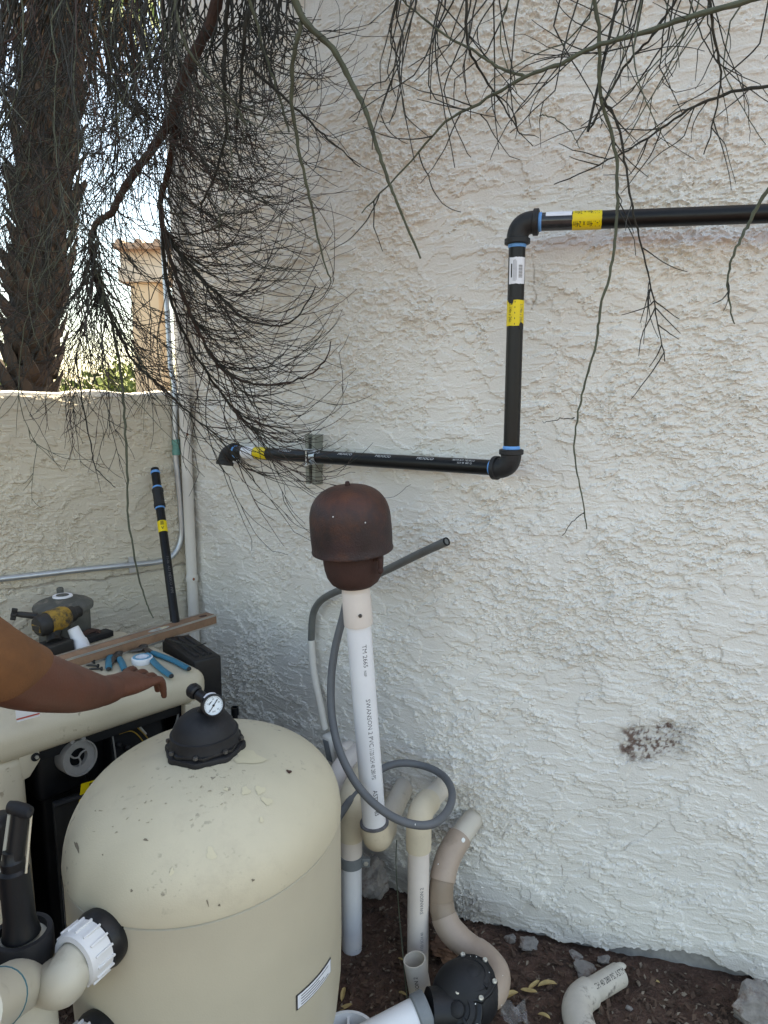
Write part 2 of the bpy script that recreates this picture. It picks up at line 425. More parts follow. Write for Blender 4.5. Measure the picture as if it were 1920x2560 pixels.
# pits, cracks and the scraped patch
ds_, dz_ = wall_sz(1640, 1850)
nn = fbm(S*22, Z*22, 610, 4, .65); nf = fbm(S*75, Z*75, 620, 3, .6)
cosr = ((S-ds_)*.95+(Z-dz_)*.30); sinr = (-(S-ds_)*.30+(Z-dz_)*.95)
dd = np.sqrt((cosr/.125)**2+(sinr/.060)**2)
patch = sstep(1.15-dd+.55*nn, .25, .6)
rust = patch*sstep(nf+.55*nn-.25*(cosr/.1), -.02, .22)
H = H - patch*.0035 + patch*.0025*nf
crk = np.zeros_like(S)
for pts in ([(1815,285),(1812,360),(1808,400)], [(1338,640),(1340,740),(1330,780)], [(1810,1460),(1800,1560),(1805,1660)],
            [(1200,2170),(1205,2110),(1190,2060),(1230,2035)], [(1205,2070),(1255,2090),(1275,2060)], [(1050,1330),(1045,1420)],
            [(1330,2090),(1400,2150),(1405,2200),(1500,2240)], [(1150,1990),(1120,1960),(1060,1950)], [(1660,2050),(1590,2100),(1560,2130)]):
    q = [wall_sz(*p) for p in pts]; d = seg_dist(S+.022*fbm(S*14, Z*14, 630, 4, .6), Z+.018*fbm(S*14, Z*14, 640, 4, .6), q)
    crk = np.maximum(crk, (1-sstep(d, .0006, .0032))*sstep(fbm(S*12, Z*12, 645, 3), -.25, .1))
H = H - .004*crk
pits = sstep(perlin(S*26, Z*26, 650), .60, .68)*.004*sstep(fbm(S*3,Z*3,655,2), -.1, .3)
H = H - pits
grime = np.clip(.30*sstep(1.35-dd+.6*nn, .1, .7)+.62*sstep(-Z+.16+.10*fbm(S*9, Z*9, 660, 4), .0, .16)*(1-sstep(S, 1.2, 1.7)*.6) + .38*crk, 0, .9)
for (px, py, r) in ((905,1940,.09), (1010,1975,.08), (1150,2010,.08), (1180,2045,.05)):   # broken plaster round the pipe holes
    a, b = wall_sz(px, py); d = np.hypot(S-a, Z-b)+.03*nn
    k = 1-sstep(d, r*.45, r); H = H+k*(.006*nf-.006); grime = np.maximum(grime, .55*k*sstep(nf, -.1, .35))
xw, yw = wall_at(S, H)
N0, N1 = S.shape
VW = np.stack([xw, yw, Z], -1).reshape(-1, 3)
idx = np.arange(N0*N1).reshape(N0, N1)
FW = np.stack([idx[:-1,:-1], idx[:-1,1:], idx[1:,1:], idx[1:,:-1]], -1).reshape(-1, 4)
xb, yb = wall_at(ss, -.028)                                 # underside of the stucco skin
low = np.stack([xb, yb, zb+.006], -1); n0 = len(VW)
VW = np.concatenate([VW, low]); li = np.arange(N1)
FL = np.stack([n0+li[:-1], n0+li[1:], idx[0,1:], idx[0,:-1]], -1)
house_wall = thing('house_wall', 'tall off-white stucco wall with rough trowelled texture behind the black pipes', 'wall', (CORNER[0], CORNER[1], 0))
skin = mesh_np('stucco_skin', VW, np.concatenate([FW, FL]), 'stucco_white', house_wall, smooth=False)
attr(skin, 'rust', np.concatenate([(rust*.95).ravel(), np.zeros(N1)])); attr(skin, 'grime', np.concatenate([grime.ravel(), np.full(N1, .6)]))
# footing and wall core behind the skin
mb = MB(); sss = np.arange(0, 5.01, .1)
fa = [wall_at(s, -.030) for s in sss]; fb = [wall_at(s, -.26) for s in sss]
outl = [V(x, y, -.15) for x, y in fa]+[V(x, y, -.15) for x, y in reversed(fb)]
mb.prism(outl, (0, 0, WALL_TOP+.14)); mb.build('wall_core', 'stucco_white', house_wall)
sf = np.arange(.0, 3.2, .012); zf = np.linspace(-.06, .17, 20); S2, Z2 = np.meshgrid(sf, zf)
x2, y2 = wall_at(S2, -.020+.008*fbm(S2*11, Z2*11, 680, 4)-.01*sstep(Z2, .10, .16))
i2 = np.arange(S2.size).reshape(S2.shape)
mesh_np('footing', np.stack([x2, y2, Z2], -1).reshape(-1, 3), np.stack([i2[:-1,:-1], i2[:-1,1:], i2[1:,1:], i2[1:,:-1]], -1).reshape(-1, 4), 'concrete', house_wall)

# garden wall
LTOP = 1.615
lu = np.concatenate([np.arange(0, 1.05, .0042), np.linspace(1.08, 4.0, 50)]); lz = np.linspace(-.05, LTOP, 400)
U, Zl = np.meshgrid(lu, lz)
HL = stucco_h(U*.95+7.3, Zl*.95, 900)*.85
p = [on_L(*q) for q in ((-40,1478),(60,1470),(160,1452),(260,1448),(350,1432),(430,1420),(470,1405))]
cu = [((q-V(*CORNER, 0)).dot(LD), q.z) for q in p]
dcr = seg_dist(U+.008*fbm(U*20, Zl*20, 930, 3), Zl+.010*fbm(U*20, Zl*20, 940, 3), cu)
crL = 1-sstep(dcr, .0015, .0050)
HL = HL-.005*crL - .0016*sstep(Zl-np.interp(U, [c[0] for c in cu][::-1], [c[1] for c in cu][::-1]), -.004, .004)*0
base = np.array(CORNER)
XL = base[0]+LD.x*U+LN.x*HL; YL = base[1]+LD.y*U+LN.y*HL
iL = np.arange(U.size).reshape(U.shape)
FLq = np.stack([iL[:-1,:-1], iL[1:,:-1], iL[1:,1:], iL[:-1,1:]], -1).reshape(-1, 4)
garden_wall = thing('garden_wall', 'lower beige stucco garden wall meeting the tall wall at the corner', 'wall', (CORNER[0]+LD.x, CORNER[1]+LD.y, 0))
gs = mesh_np('stucco_skin', np.stack([XL, YL, Zl], -1).reshape(-1, 3), FLq, 'stucco_beige', garden_wall, smooth=False)
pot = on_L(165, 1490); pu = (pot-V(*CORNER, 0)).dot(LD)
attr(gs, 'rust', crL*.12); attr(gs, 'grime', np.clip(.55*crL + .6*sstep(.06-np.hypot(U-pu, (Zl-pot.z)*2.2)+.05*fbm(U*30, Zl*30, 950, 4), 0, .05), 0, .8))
o = V(*CORNER, 0)
mb = MB().prism([o-LN*.012+V(0,0,-.1), o+LD*4-LN*.012+V(0,0,-.1), o+LD*4-LN*.16+V(0,0,-.1), o-LN*.16+V(0,0,-.1)], (0, 0, LTOP+.094))
mb.build('wall_core', 'stucco_beige', garden_wall)
rows = []
for u in np.arange(0.0, 4.01, .05):
    c = o+LD*u; j = .004*math.sin(u*23)+random.uniform(-.003, .003)
    rows.append([c+LN*.004+V(0,0,LTOP-.004), c+LN*(.002)+V(0,0,LTOP+.010+j), c-LN*.08+V(0,0,LTOP+.016+j), c-LN*.165+V(0,0,LTOP+.008), c-LN*.165+V(0,0,LTOP-.01)])
mb = MB(); mb.rings(rows); mb.build('wall_cap', 'stucco_white', garden_wall)

# ------------------------------------------------------------------ beyond the garden wall
def leaf_cloud(name, m, parent, centre, rad, n, size, seed, flat=.5):
    rng = np.random.RandomState(seed); d = rng.normal(size=(n, 3)); d /= np.linalg.norm(d, axis=1)[:,None]
    lump = 1+.35*np.sin(d[:,0]*5+seed)*np.cos(d[:,1]*4+seed*2)+.2*np.sin(d[:,2]*9)
    c = np.array(centre)+d*np.array(rad)*(rng.rand(n, 1)**.45)*lump[:,None]
    a = rng.normal(size=(n, 3)); a /= np.linalg.norm(a, axis=1)[:,None]; b = np.cross(a, rng.normal(size=(n, 3))); b /= np.linalg.norm(b, axis=1)[:,None]
    s = size*(.6+.8*rng.rand(n, 1))
    Vt = np.stack([c-a*s, c+b*s*flat, c+a*s, c-b*s*flat], 1).reshape(-1, 3)
    return mesh_np(name, Vt, np.arange(4*n).reshape(-1, 4), m, parent, smooth=False)
for k, (px, py, Y, rx, rz, lab) in enumerate(((150,985,14,1.1,1.0,'yellow-green bush beside the palm trunk beyond the garden wall'),
        (260,1010,17,1.6,1.2,'wide sunlit bush beyond the middle of the garden wall'), (350,1015,19,1.3,1.3,'pale bush beside the distant house column'), (20,990,15,1.2,1.3,'sunlit bush left of the palm trunk beyond the garden wall'))):
    c = at(px, py, Y); c.z = rz*.8
    b = thing('bush', lab, 'bush', (c.x, c.y, 0), 'bushes beyond the garden wall')
    leaf_cloud('foliage', 'bush', b, (c.x, c.y, rz*.85), (rx, rx, rz*.8), 2600, .10, 20+k)
    mb = MB()
    for q in range(5): mb.tube([(c.x, c.y, 0), (c.x+.3*math.sin(q*2), c.y+.3*math.cos(q*2), .9)], [.04, .015], 6)
    mb.build('stem', 'bark', b)
# house with a lit porch column
hb = at(385, 985, 8.2); hb.z = 0
ho = thing('house', 'distant sunlit house with a tan porch column and tiled eave', 'house', hb)
def bxw(name, m, c, hx, hy, hz, bev=.01, par=ho): return MB().box(c, (hx,0,0), (0,hy,0), (0,0,hz)).build(name, m, par, bevel=bev)
cx, cy = hb.x, hb.y
ztop = at(385, 712, 8.2).z
bxw('column', 'house_column', V(cx, cy, ztop/2), .15, .15, ztop/2)
bxw('capital', 'house_plaster', V(cx, cy, ztop+.08), .26, .2, .08)
zr = at(385, 640, 8.2).z
bxw('beam', 'house_plaster', V(cx+1.48, cy, (ztop+.16+zr)/2+.02), 1.72, .17, (zr-ztop-.16)/2+.02)
bxw('wall', 'house_plaster', V(cx+1.5, cy+2.6, 1.6), 1.95, .12, 1.6)
bxw('low_wall', 'house_plaster', V(cx-.2, cy+.9, .72), .55, .1, .72)
mb = MB(); mb.prism([V(cx-.26, cy-.3, zr+.02), V(cx-.26, cy+3.0, zr+.20), V(cx-.26, cy+3.0, zr+.26), V(cx-.26, cy-.3, zr+.08)], (4.2, 0, 0)); rf = mb.build('roof', 'roof_tile', ho)
tl = MB(); tl.tube([V(0,0,0), V(0,.45,.03)], [.045, .04], 8); t0 = None
for i in range(20):
    for j in range(3):
        M = Matrix.Translation(V(cx-.18+i*.2, cy-.34+j*.42, zr+.07+j*.026)-hb)
        if t0 is None: t0 = tl.build('tile', 'roof_tile', None); t0.parent = rf; t0.matrix_local = M
        else: copy_obj(t0, rf, M)

# palm behind the garden wall
pb = at(75, 985, 4.7); px_, py_ = pb.x, pb.y
palm = thing('palm_tree', 'thick shaggy palm trunk covered in old leaf bases behind the garden wall', 'palm tree', (px_, py_, 0))
topz = 5.2
def palm_axis(z): return V(px_-.03+.145*(z-1.6), py_+.03*z, z)
mb = MB(); zs = np.linspace(-.1, topz, 30); mb.tube([palm_axis(z) for z in zs], [.128+.02*min(1, max(0, (z-1.4)))+.006*math.sin(z*9) for z in zs], 20)
mb.build('trunk', 'palm_bark', palm)
bt = MB()                                                   # one old leaf base: a split, tapering stub standing off the trunk
bt.rings([[V(-.055,0,-.04), V(.055,0,-.04), V(.048,.025,-.035), V(-.048,.025,-.035)], [V(-.045,.03,.03), V(.045,.03,.03), V(.04,.055,.035), V(-.04,.055,.035)],
          [V(-.030,.060,.09), V(.030,.060,.09), V(.026,.075,.09), V(-.026,.075,.09)], [V(-.030,.082,.135), V(.012,.082,.125), V(.010,.090,.125), V(-.026,.090,.135)]])
boot = None; k = 0
for ir in range(34):
    z = 1.25+ir*.072
    for j in range(9):
        a = 2*math.pi*(j+.5*(ir % 2))/9+random.uniform(-.12, .12)
        if math.sin(a) > .45: continue                       # the far side
        c = palm_axis(z); d = V(math.cos(a), math.sin(a), 0); r = .120+.02*min(1, max(0, z-1.4))
        R = Matrix((( -d.y, d.x, 0), (d.x, d.y, 0), (0, 0, 1))).transposed().to_4x4()
        M = Matrix.Translation(c+d*r+V(0,0,random.uniform(-.02,.02))-V(px_,py_,0)) @ R @ Matrix.Rotation(random.uniform(-.35,.35), 4, 'Y') @ Matrix.Rotation(random.uniform(-.35,.15), 4, 'X') @ Matrix.Scale(random.uniform(.6,1.1), 4)
        if boot is None: boot = bt.build('leaf_base', 'palm_boot', None, ang=60); boot.parent = palm; boot.matrix_local = M
        else: copy_obj(boot, palm, M)
def fan_frond(name, m, root, tip, width, droop, n=26, parent=palm):
    root, tip = Vector(root), Vector(tip); ax = (tip-root); L = ax.length; ax.normalize()
    side = ax.cross(V(0,0,1)).normalized(); up = side.cross(ax); mb = MB()
    mb.tube([root, root+ax*L*.4], [.022, .014], 6); h = root+ax*L*.4
    for i in range(n):
        a = (i/(n-1)-.5)*2*1.25; d = ax*math.cos(a)+side*math.sin(a); l = L*.6*(1-.25*abs(a)/1.25)
        m1 = h+d*l*.55-V(0,0,droop*.15)+up*.03*(i % 2); e = h+d*l-V(0,0,droop*(.5+random.random()*.5)); wv = d.cross(up).normalized()*width
        mb.add([h, m1+wv, e, m1-wv], [(0,1,2,3)])
    return mb.build(name, m, parent, fix=False)
T = palm_axis(topz)
for i in range(16):
    a = i*2.4; el = .35*math.sin(i*1.7)+.55
    fan_frond('frond', 'frond', T, T+V(math.cos(a)*math.cos(el), math.sin(a)*math.cos(el), math.sin(el))*1.5, .03, .25)
fan_frond('frond', 'frond', T+V(.1,-.1,-.3), at(355, 75, 4.5), .03, .15)
fan_frond('frond', 'frond', T+V(.1,-.1,-.2), at(400, 10, 4.8), .03, .15)
for i in range(11):
    a = i*2*math.pi/11; d = V(math.cos(a), math.sin(a), 0)
    fan_frond('dead_frond', 'frond_dead', palm_axis(4.6)+d*.15, palm_axis(3.75)+d*(.34+.12*random.random())+V(0,0,-.2*random.random()), .016, .25, 14)

# ------------------------------------------------------------------ helpers for pipes
random.seed(11)
def line_x(A, B, px):
    lo, hi = -2.0, 4.0
    for _ in range(60):
        m = (lo+hi)/2; q = A.lerp(B, m)
        if (proj(q)[0]-px)*(proj(B)[0]-proj(A)[0]) < 0: lo = m
        else: hi = m
    return A.lerp(B, (lo+hi)/2)
def band(p, d, r, l, name, m, par, segs=24, lip=.25):
    return MB().lathe([(r*.9, 0), (r, l*.12), (r, l*.88), (r*.9, l)], p, d, segs).build(name, m, par)
def elbow(c, d1, d2, r, cf, par, m='iron_fitting', name='elbow', bandr=1.18, bl=.014):
    d1, d2 = Vector(d1).normalized(), Vector(d2).normalized()
    e = MB().tube(bend(c+d1*cf, c, c+d2*cf, cf*.78), r, 20).build(name, m, par)
    for d in (d1, d2): band(c+d*(cf-bl), d, r*bandr, bl, 'band', m, e)
    return e

# ------------------------------------------------------------------ black gas pipe run on the house wall
R = .0203
P0 = on_wall(566, 1128, .062); Ps = on_wall(800, 1142.5, .062); P1 = line_x(P0, Ps, 1277)
P2 = V(P1.x, P1.y, on_axis(P1, P1+V(0,0,1), 557).z)
i = int(np.argmin((WP[:,1]-P2.x)**2+(WP[:,2]-P2.y)**2)); OFFR = math.hypot(WP[i,1]-P2.x, WP[i,2]-P2.y)
P3 = on_wall(1920, 534, OFFR)
gas = thing('gas_pipe', 'black steel gas pipe running along and stepping up the stucco wall', 'pipe', V(P1.x, P1.y, P1.z))
dl = (P1-P0).normalized(); du = (P3-P2).normalized(); up = V(0,0,1)
low_pipe = MB().tube([P0+dl*.03, P1-dl*.03], R, 24).build('lower_pipe', 'black_pipe', gas)
riser = MB().tube([P1+up*.03, P2-up*.03], R, 24).build('riser_pipe', 'black_pipe', gas)
top_pipe = MB().tube([P2+du*.03, P3+du*1.2], R, 24).build('upper_pipe', 'black_pipe', gas)
for c, a, b in ((P1, -dl, up), (P2, -up, du)):
    elbow(c, a, b, .0262, .050, gas)
    for d in (a, b): MB().lathe([(R+.0012, 0), (R+.0020, .003), (R+.0014, .007), (R+.0003, .009)], c+d*.049, d, 28).build('sealant', 'blue_dope', gas)
wn = V(*[WP[0,3], WP[0,4]], 0)
e0 = elbow(P0, dl, (wn*.2-up*.98), .0262, .050, gas)
MB().lathe([(R+.0012, 0), (R+.0020, .003), (R+.0014, .007), (R+.0003, .009)], P0+dl*.049, dl, 28).build('sealant', 'blue_dope', gas)
MB().lathe([(.0135, -.001), (.021, -.001), (.021, .003), (.0135, .003)], P0+(wn*.2-up*.98)*.047, (wn*.2-up*.98), 24).build('opening', 'black_void', e0)
# stickers and print
def lab_between(A, B, x0, x1, t0, t1, name, m, par, rr=.0007, vert=False, wob=.0006):
    f = on_axis if vert else line_x
    a, b = f(A, B, x0), f(A, B, x1); return cyl_patch(a, (b-a), R+rr, 0, (b-a).length, t0, t1, name, m, par, wob=wob), (a+b)/2, (b-a)
st, c, d = lab_between(P1, P2, 712, 646, -1.15, .95, 'barcode_sticker', 'white_label', riser, vert=True)
for k in range(13):                                            # bar code and lines of small print
    x = -.017+k*.0024; wdt = .0007+.0007*((k*7) % 3)/2
    cyl_patch(c+up*x, up, R+.0011, 0, wdt, .36, .82, 'bar', 'black_ink', st, 4) if False else cyl_patch(c+up*x, up, R+.0011, 0, wdt, -.72, -.25, 'bar', 'black_ink', st, 4)
for k, (t, l) in enumerate(((-.02, .045), (.10, .05), (.22, .05), (.34, .048))):
    cyl_patch(c, up, R+.0011, -l/2, l/2, t, t+.035, 'print_line', 'grey_ink', st, 3)
cyl_patch(c, up, R+.0011, -.016, .016, .50, .66, 'print_block', 'black_ink', st, 3)
st, c, d = lab_between(P1, P2, 816, 752, -1.5, 1.5, 'yellow_sticker', 'yellow_label', riser, vert=True)
text_cyl('1-1/4in x 24in', .0125, c, up, R+.0012, 'lettering', 'black_ink', st, th0=.62, flip=-1, sx=.62)
text_cyl('1-1/4in x 24in', .0125, c, up, R+.0012, 'lettering', 'grey_ink', st, th0=-.72, flip=-1, sx=.62)
for k in range(5): cyl_patch(c, up, R+.0011, -.028+k*.013, -.024+k*.013, .02, .09, 'tick', 'black_ink', st, 3)
cyl_patch(c, up, R+.0013, -.038, -.024, -1.25, -.5, 'scuff', 'black_ink', st, 5, wob=.004)
cyl_patch(c, up, R+.0013, .022, .036, .25, 1.0, 'scuff', 'black_ink', st, 5, wob=.005)
A, B = P2, P3
lab_between(A, B, 1346, 1432, -1.55, 1.55, 'clear_film', 'clear_wrap', top_pipe, rr=.0006)
lab_between(A, B, 1365, 1430, .62, 1.45, 'white_sticker', 'white_label', top_pipe, rr=.0011)
st, c, d = lab_between(A, B, 1432, 1505, -1.55, 1.55, 'yellow_sticker', 'yellow_label', top_pipe, rr=.0012)
text_cyl('1-1/4in x 24in', .0200, c, d, R+.0017, 'lettering', 'black_ink', st, th0=-.35, flip=-1, sx=.56)
text_cyl('1-1/4in x 24in', .0165, c, d, R+.0017, 'lettering', 'black_ink', st, th0=1.02, flip=-1, sx=.62)
lab_between(A, B, 1339, 1345, -1.6, 1.6, 'thread_end', 'zinc', top_pipe, rr=.0008)
A, B = P0, P1
lab_between(A, B, 611, 640, -1.5, 1.5, 'white_sticker', 'white_label', low_pipe)
lab_between(A, B, 641, 672, -1.55, 1.55, 'yellow_sticker', 'yellow_label', low_pipe, rr=.0009)
for k, x in enumerate((700, 770, 850, 945, 1050)):
    text_cyl('MEXICO', .0125, line_x(A, B, x+20), dl, R+.0004, 'print', 'silver_ink', low_pipe, th0=.72, sx=1.25)
text_cyl('ASTM A53  MEXICO', .009, line_x(A, B, 1165), dl, R+.0004, 'print', 'silver_ink', low_pipe, th0=.80, sx=.9)
text_cyl('SCH 40  080 12', .007, line_x(A, B, 1170), dl, R+.0004, 'print', 'silver_ink', low_pipe, th0=.38, sx=1.0)

# strut channel and clamp
sc0 = on_wall(799, 1148, 0); s0, _ = wall_sz(799, 1148)
tw = V(-wn.y, wn.x, 0)                                        # along the wall to the right
if tw.x < 0: tw = -tw
hz = (on_axis(sc0, sc0+up, 1085).z-on_axis(sc0, sc0+up, 1208).z)/2; zc = (on_axis(sc0, sc0+up, 1085).z+on_axis(sc0, sc0+up, 1208).z)/2
strut = thing('strut_channel', 'short galvanised slotted channel fixed to the stucco holding the black pipe', 'bracket', V(sc0.x, sc0.y, zc))
c = V(sc0.x, sc0.y, zc)
wd, dp, th = .0205, .040, .0022
mb = MB()
prof = [(-wd, 0.004), (-wd, dp), (-wd*.48, dp), (-wd*.48, dp-.008), (-wd*.48+th, dp-.008), (-wd*.48+th, dp+.0), (-wd*.48+th, dp+th), (-wd-th, dp+th), (-wd-th, 0.004-th), (wd+th, .004-th), (wd+th, dp+th), (wd*.48-th, dp+th), (wd*.48-th, dp-.008), (wd*.48, dp-.008), (wd*.48, dp), (wd, dp), (wd, .004)]
pts = [c+tw*x+wn*y-up*hz for x, y in prof]; mb.prism(pts, up*2*hz); mb.build('channel', 'strut_metal', strut)
cl = line_x(P0, P1, 790)
clamp = MB(); a, e, v = cyl_frame(cl, dl); w_ = wn
ring = []
for k in range(15):
    t = -math.pi*.5+math.pi*k/14; q = (w_*math.cos(t)+up*math.sin(t))
    ring.append([cl-dl*.012+q*(R+.0012), cl+dl*.012+q*(R+.0012), cl+dl*.012+q*(R+.0034), cl-dl*.012+q*(R+.0034)])
clamp.rings(ring)
clamp.box(cl+up*(R+.0022)-w_*.010, dl*.012, w_*.012, up*.0011); clamp.box(cl-up*(R+.0022)-w_*.010, dl*.012, w_*.012, up*.0011)
cm = clamp.build('clamp', 'zinc', strut)
bx = cl-dl*.020+w_*(R+.004)
MB().box(bx+up*(R+.002), dl*.012, w_*.007, up*.0012).box(bx-up*(R+.002), dl*.012, w_*.007, up*.0012).box(cl-dl*.014+up*(R+.003)+w_*.008, dl*.010, w_*.016, up*.001).box(cl-dl*.014-up*(R+.003)+w_*.008, dl*.010, w_*.016, up*.001).build('ear', 'zinc', cm)
MB().tube([bx+up*(R+.008), bx-up*(R+.009)], .0026, 8).lathe([(.006, 0), (.006, .004)], bx-up*(R+.009), up, 6).build('bolt', 'zinc', cm)

# leaning pipe behind the heater
T0 = on_L(387, 1172, .045); B0 = at(443, 1592, 2.33); B1 = B0+(B0-T0)*((B0.z+.0)/(T0.z-B0.z))
rl = pxm(at(405, 1350, 2.5), 11.0)
lean = thing('leaning_pipe', 'black steel pipe leaning in the corner with a coupling near its top', 'pipe', (B1.x, B1.y, 0))
dn = (T0-B1).normalized()
MB().lathe([(rl*.98, 0), (rl, .01), (rl, (T0-B1).length-.02), (rl*.95, (T0-B1).length), (rl*.72, (T0-B1).length), (rl*.7, (T0-B1).length-.1)], B1, dn, 20, cap=(True, True)).build('pipe', 'black_pipe', lean)
cpl = on_axis(B1, T0, 1245)
MB().lathe([(rl*1.1, -.040), (rl*1.34, -.036), (rl*1.34, -.026), (rl*1.24, -.022), (rl*1.24, .022), (rl*1.34, .026), (rl*1.34, .036), (rl*1.1, .040)], cpl, dn, 24).build('coupling', 'iron_fitting', lean)
for q, l in ((cpl+dn*.040, .007), (cpl-dn*.046, .007), (T0-dn*.022, .010)): MB().lathe([(rl*1.08, 0), (rl*1.13, l/2), (rl*1.05, l)], q, dn, 20).build('sealant', 'blue_dope', lean)
y0, y1 = on_axis(B1, T0, 1332), on_axis(B1, T0, 1305)
st = cyl_patch(y0, dn, rl+.001, 0, (y1-y0).length, -1.5, 1.5, 'yellow_sticker', 'yellow_label', lean)
text_cyl('A', .016, (y0+y1)/2-dn*.008, dn, rl+.0016, 'lettering', 'black_ink', st, flip=1, rot90=True)
for k in range(4): cyl_patch(y0, dn, rl+.0015, .026+k*.004, .028+k*.004, -.35, .35, 'print_line', 'black_ink', st, 3)
text_cyl('11-06  A53 MEXICO  PIPE', .013, on_axis(B1, T0, 1440), -dn, rl+.0006, 'print', 'grey_ink', lean, th0=.2)

# electrical conduit on the garden wall
cpx = [(-60,1454),(60,1441),(200,1425),(330,1412),(395,1405),(425,1394),(445,1370),(454,1335),(452,1280),(446,1210),(440,1150),(438,1100),(437,1040),(437,985)]
cp_ = smooth_path([on_L(x, y, .022) for x, y in cpx], 5); cp_[-1].z = 1.56
rc = .0105
cdt = thing('electrical_conduit', 'thin silver metal conduit bending up the beige garden wall at the corner', 'conduit', V(cp_[40].x, cp_[40].y, cp_[40].z))
cp2 = cp_+[V(cp_[-1].x, cp_[-1].y, 1.66), V(cp_[-1].x-.02, cp_[-1].y+.03, 1.72), V(cp_[-1].x-.03, cp_[-1].y+.04, 2.3)]
MB().tube(cp2, rc, 12).build('tube', 'galvanised', cdt)
k1 = on_L(440, 1118, .022)
MB().lathe([(rc*1.25, -.03), (rc*1.5, -.028), (rc*1.5, -.010), (rc*1.3, -.008), (rc*1.3, .008), (rc*1.5, .010), (rc*1.5, .028), (rc*1.25, .03)], k1, up, 12).build('coupling', 'teal_metal', cdt)
sp_ = on_L(330, 1412, .012); MB().box(sp_, LD*.012, LN*.003, up*.03).build('strap', 'galvanised', cdt)

# white pipe up the inner corner
q0 = V(*CORNER, 0)+LN*.046+LD*.030
wp = thing('corner_pipe', 'white painted pipe standing in the inner corner with rust spots at its straps', 'pipe', (q0.x, q0.y, 0))
MB().tube([q0, q0+up*1.2, q0+up*2.4, q0+up*3.6], .0205, 18).build('pipe', 'white_paint', wp)
for py in (1085, 1445, 1560):
    z = on_axis(q0, q0+up*2, py).z
    s_ = MB().lathe([(.0225, -.012), (.0235, -.009), (.0235, .009), (.0225, .012)], q0+up*z, up, 20).build('strap', 'white_paint', wp)
    MB().ball(q0+up*z+V(.012,-.019,0), (.005,0,0), (0,.005,0), (0,0,.006), 8, 6).build('rust_mark', 'rust_spot', s_)
# ------------------------------------------------------------------ rusty blower on its white standpipe
SB = at(938, 2085, 1.80); ST = at(868, 1205, 1.745); ax = (ST-SB).normalized()
bl = thing('pool_blower', 'rusty dome-capped blower standing on a tall white pvc pipe', 'blower', SB)
def axp(py): return on_axis(SB, ST, py)
r1 = .0318
p_a, p_b = axp(2075), axp(1548)
MB().tube([p_a-ax*.0, p_b+ax*.05], r1, 32).build('standpipe', 'pvc_white', bl)
k_b, k_t = axp(1560), axp(1455); Lc = (k_t-k_b).length
colr = MB().lathe([(.0365, 0), (.0372, .004), (.0368, Lc*.5), (.0360, Lc*.78), (.0350, Lc*.80), (.0358, Lc*.84), (.0365, Lc)], k_b, ax, 32, cap=(True, True)).build('collar', 'pvc_pink', bl)
sp = axp(1527); a, e, v = cyl_frame(sp, ax); MB().lathe([(.0052, 0), (.0050, .003), (.003, .0045)], sp+e*.0368-v*.006, e, 6).build('screw', 'tool_steel', colr)
c_b, c_t = axp(1462), axp(1375); H1 = (c_t-c_b).length
MB().lathe([(.033, -.004), (.047, 0), (.060, .010), (.069, .026), (.0735, .045), (.0755, .065), (.0765, H1+.02)], c_b, ax, 48).build('lower_cup', 'rust_dark', bl)
h_b, h_t = axp(1377), axp(1213); H2 = (h_t-h_b).length
prof = [(.078, .004), (.0985, 0), (.1015, .002), (.1020, .006), (.1005, .010)]+[(.1005+.001*math.sin(t*3), .010+t*(H2*.50-.010)) for t in (.25, .5, .75, 1)]
for k in range(1, 13):
    t = k/12*math.pi/2; prof.append((.1005*math.cos(t)**.72, H2*.5+H2*.5*math.sin(t)**1.0))
hood = MB().lathe(prof, h_b, ax, 64).build('hood', 'rust', bl)
MB().lathe([(.007, 0), (.0075, .004), (.006, .010), (.004, .012)], h_t-ax*.002, ax, 6).build('cap_nut', 'rust_dark', hood)
a, e, v = cyl_frame(h_b, ax)
for (tt, hh) in ((.42, .66), (-.35, .55), (.1, .9), (.25, .93), (-.1, .95), (-.6, .86), (.6, .80)):
    q = h_b+ax*H2*hh; rr = .1015*(1-max(0, (hh-.5)/.5)**2.2)**.62
    MB().ball(q+(e*math.cos(tt)+v*math.sin(tt))*rr*1.0, (.0017,0,0), (0,.0017,0), (0,0,.0020), 6, 4).build('fleck', 'paint_fleck', hood)
q = axp(1388)+v*0; side = (tw*.9+V(0,-.1,0)).normalized(); side = (side-ax*side.dot(ax)).normalized()
MB().tube(smooth_path([q+side*.074, q+side*.090+ax*.004, q+side*.096-ax*.002, q+side*.094-ax*.022], 4), .0052, 8).ball(q+side*.094-ax*.024, (.008,0,0), (0,.008,0), (0,0,.009), 8, 6).build('latch', 'rust_dark', bl)
# printing down the standpipe
pm = axp(1625); text_cyl('TM 2665', .017, axp(1630), -ax, r1+.0004, 'print', 'grey_ink', bl, th0=.30)
text_cyl('NSF', .010, axp(1672), -ax, r1+.0004, 'print', 'grey_ink', bl, th0=.22)
text_cyl('SWANSON 2 PVC', .017, axp(1795), -ax, r1+.0004, 'print', 'grey_ink', bl, th0=.26, sx=1.02)
text_cyl('1120 SCH 40 280 PSI', .017, axp(1895), -ax, r1+.0004, 'print', 'grey_ink', bl, th0=.24, sx=.62)
text_cyl('ASTM 1785', .017, axp(1992), -ax, r1+.0004, 'print', 'black_ink', bl, th0=.26, sx=.95)
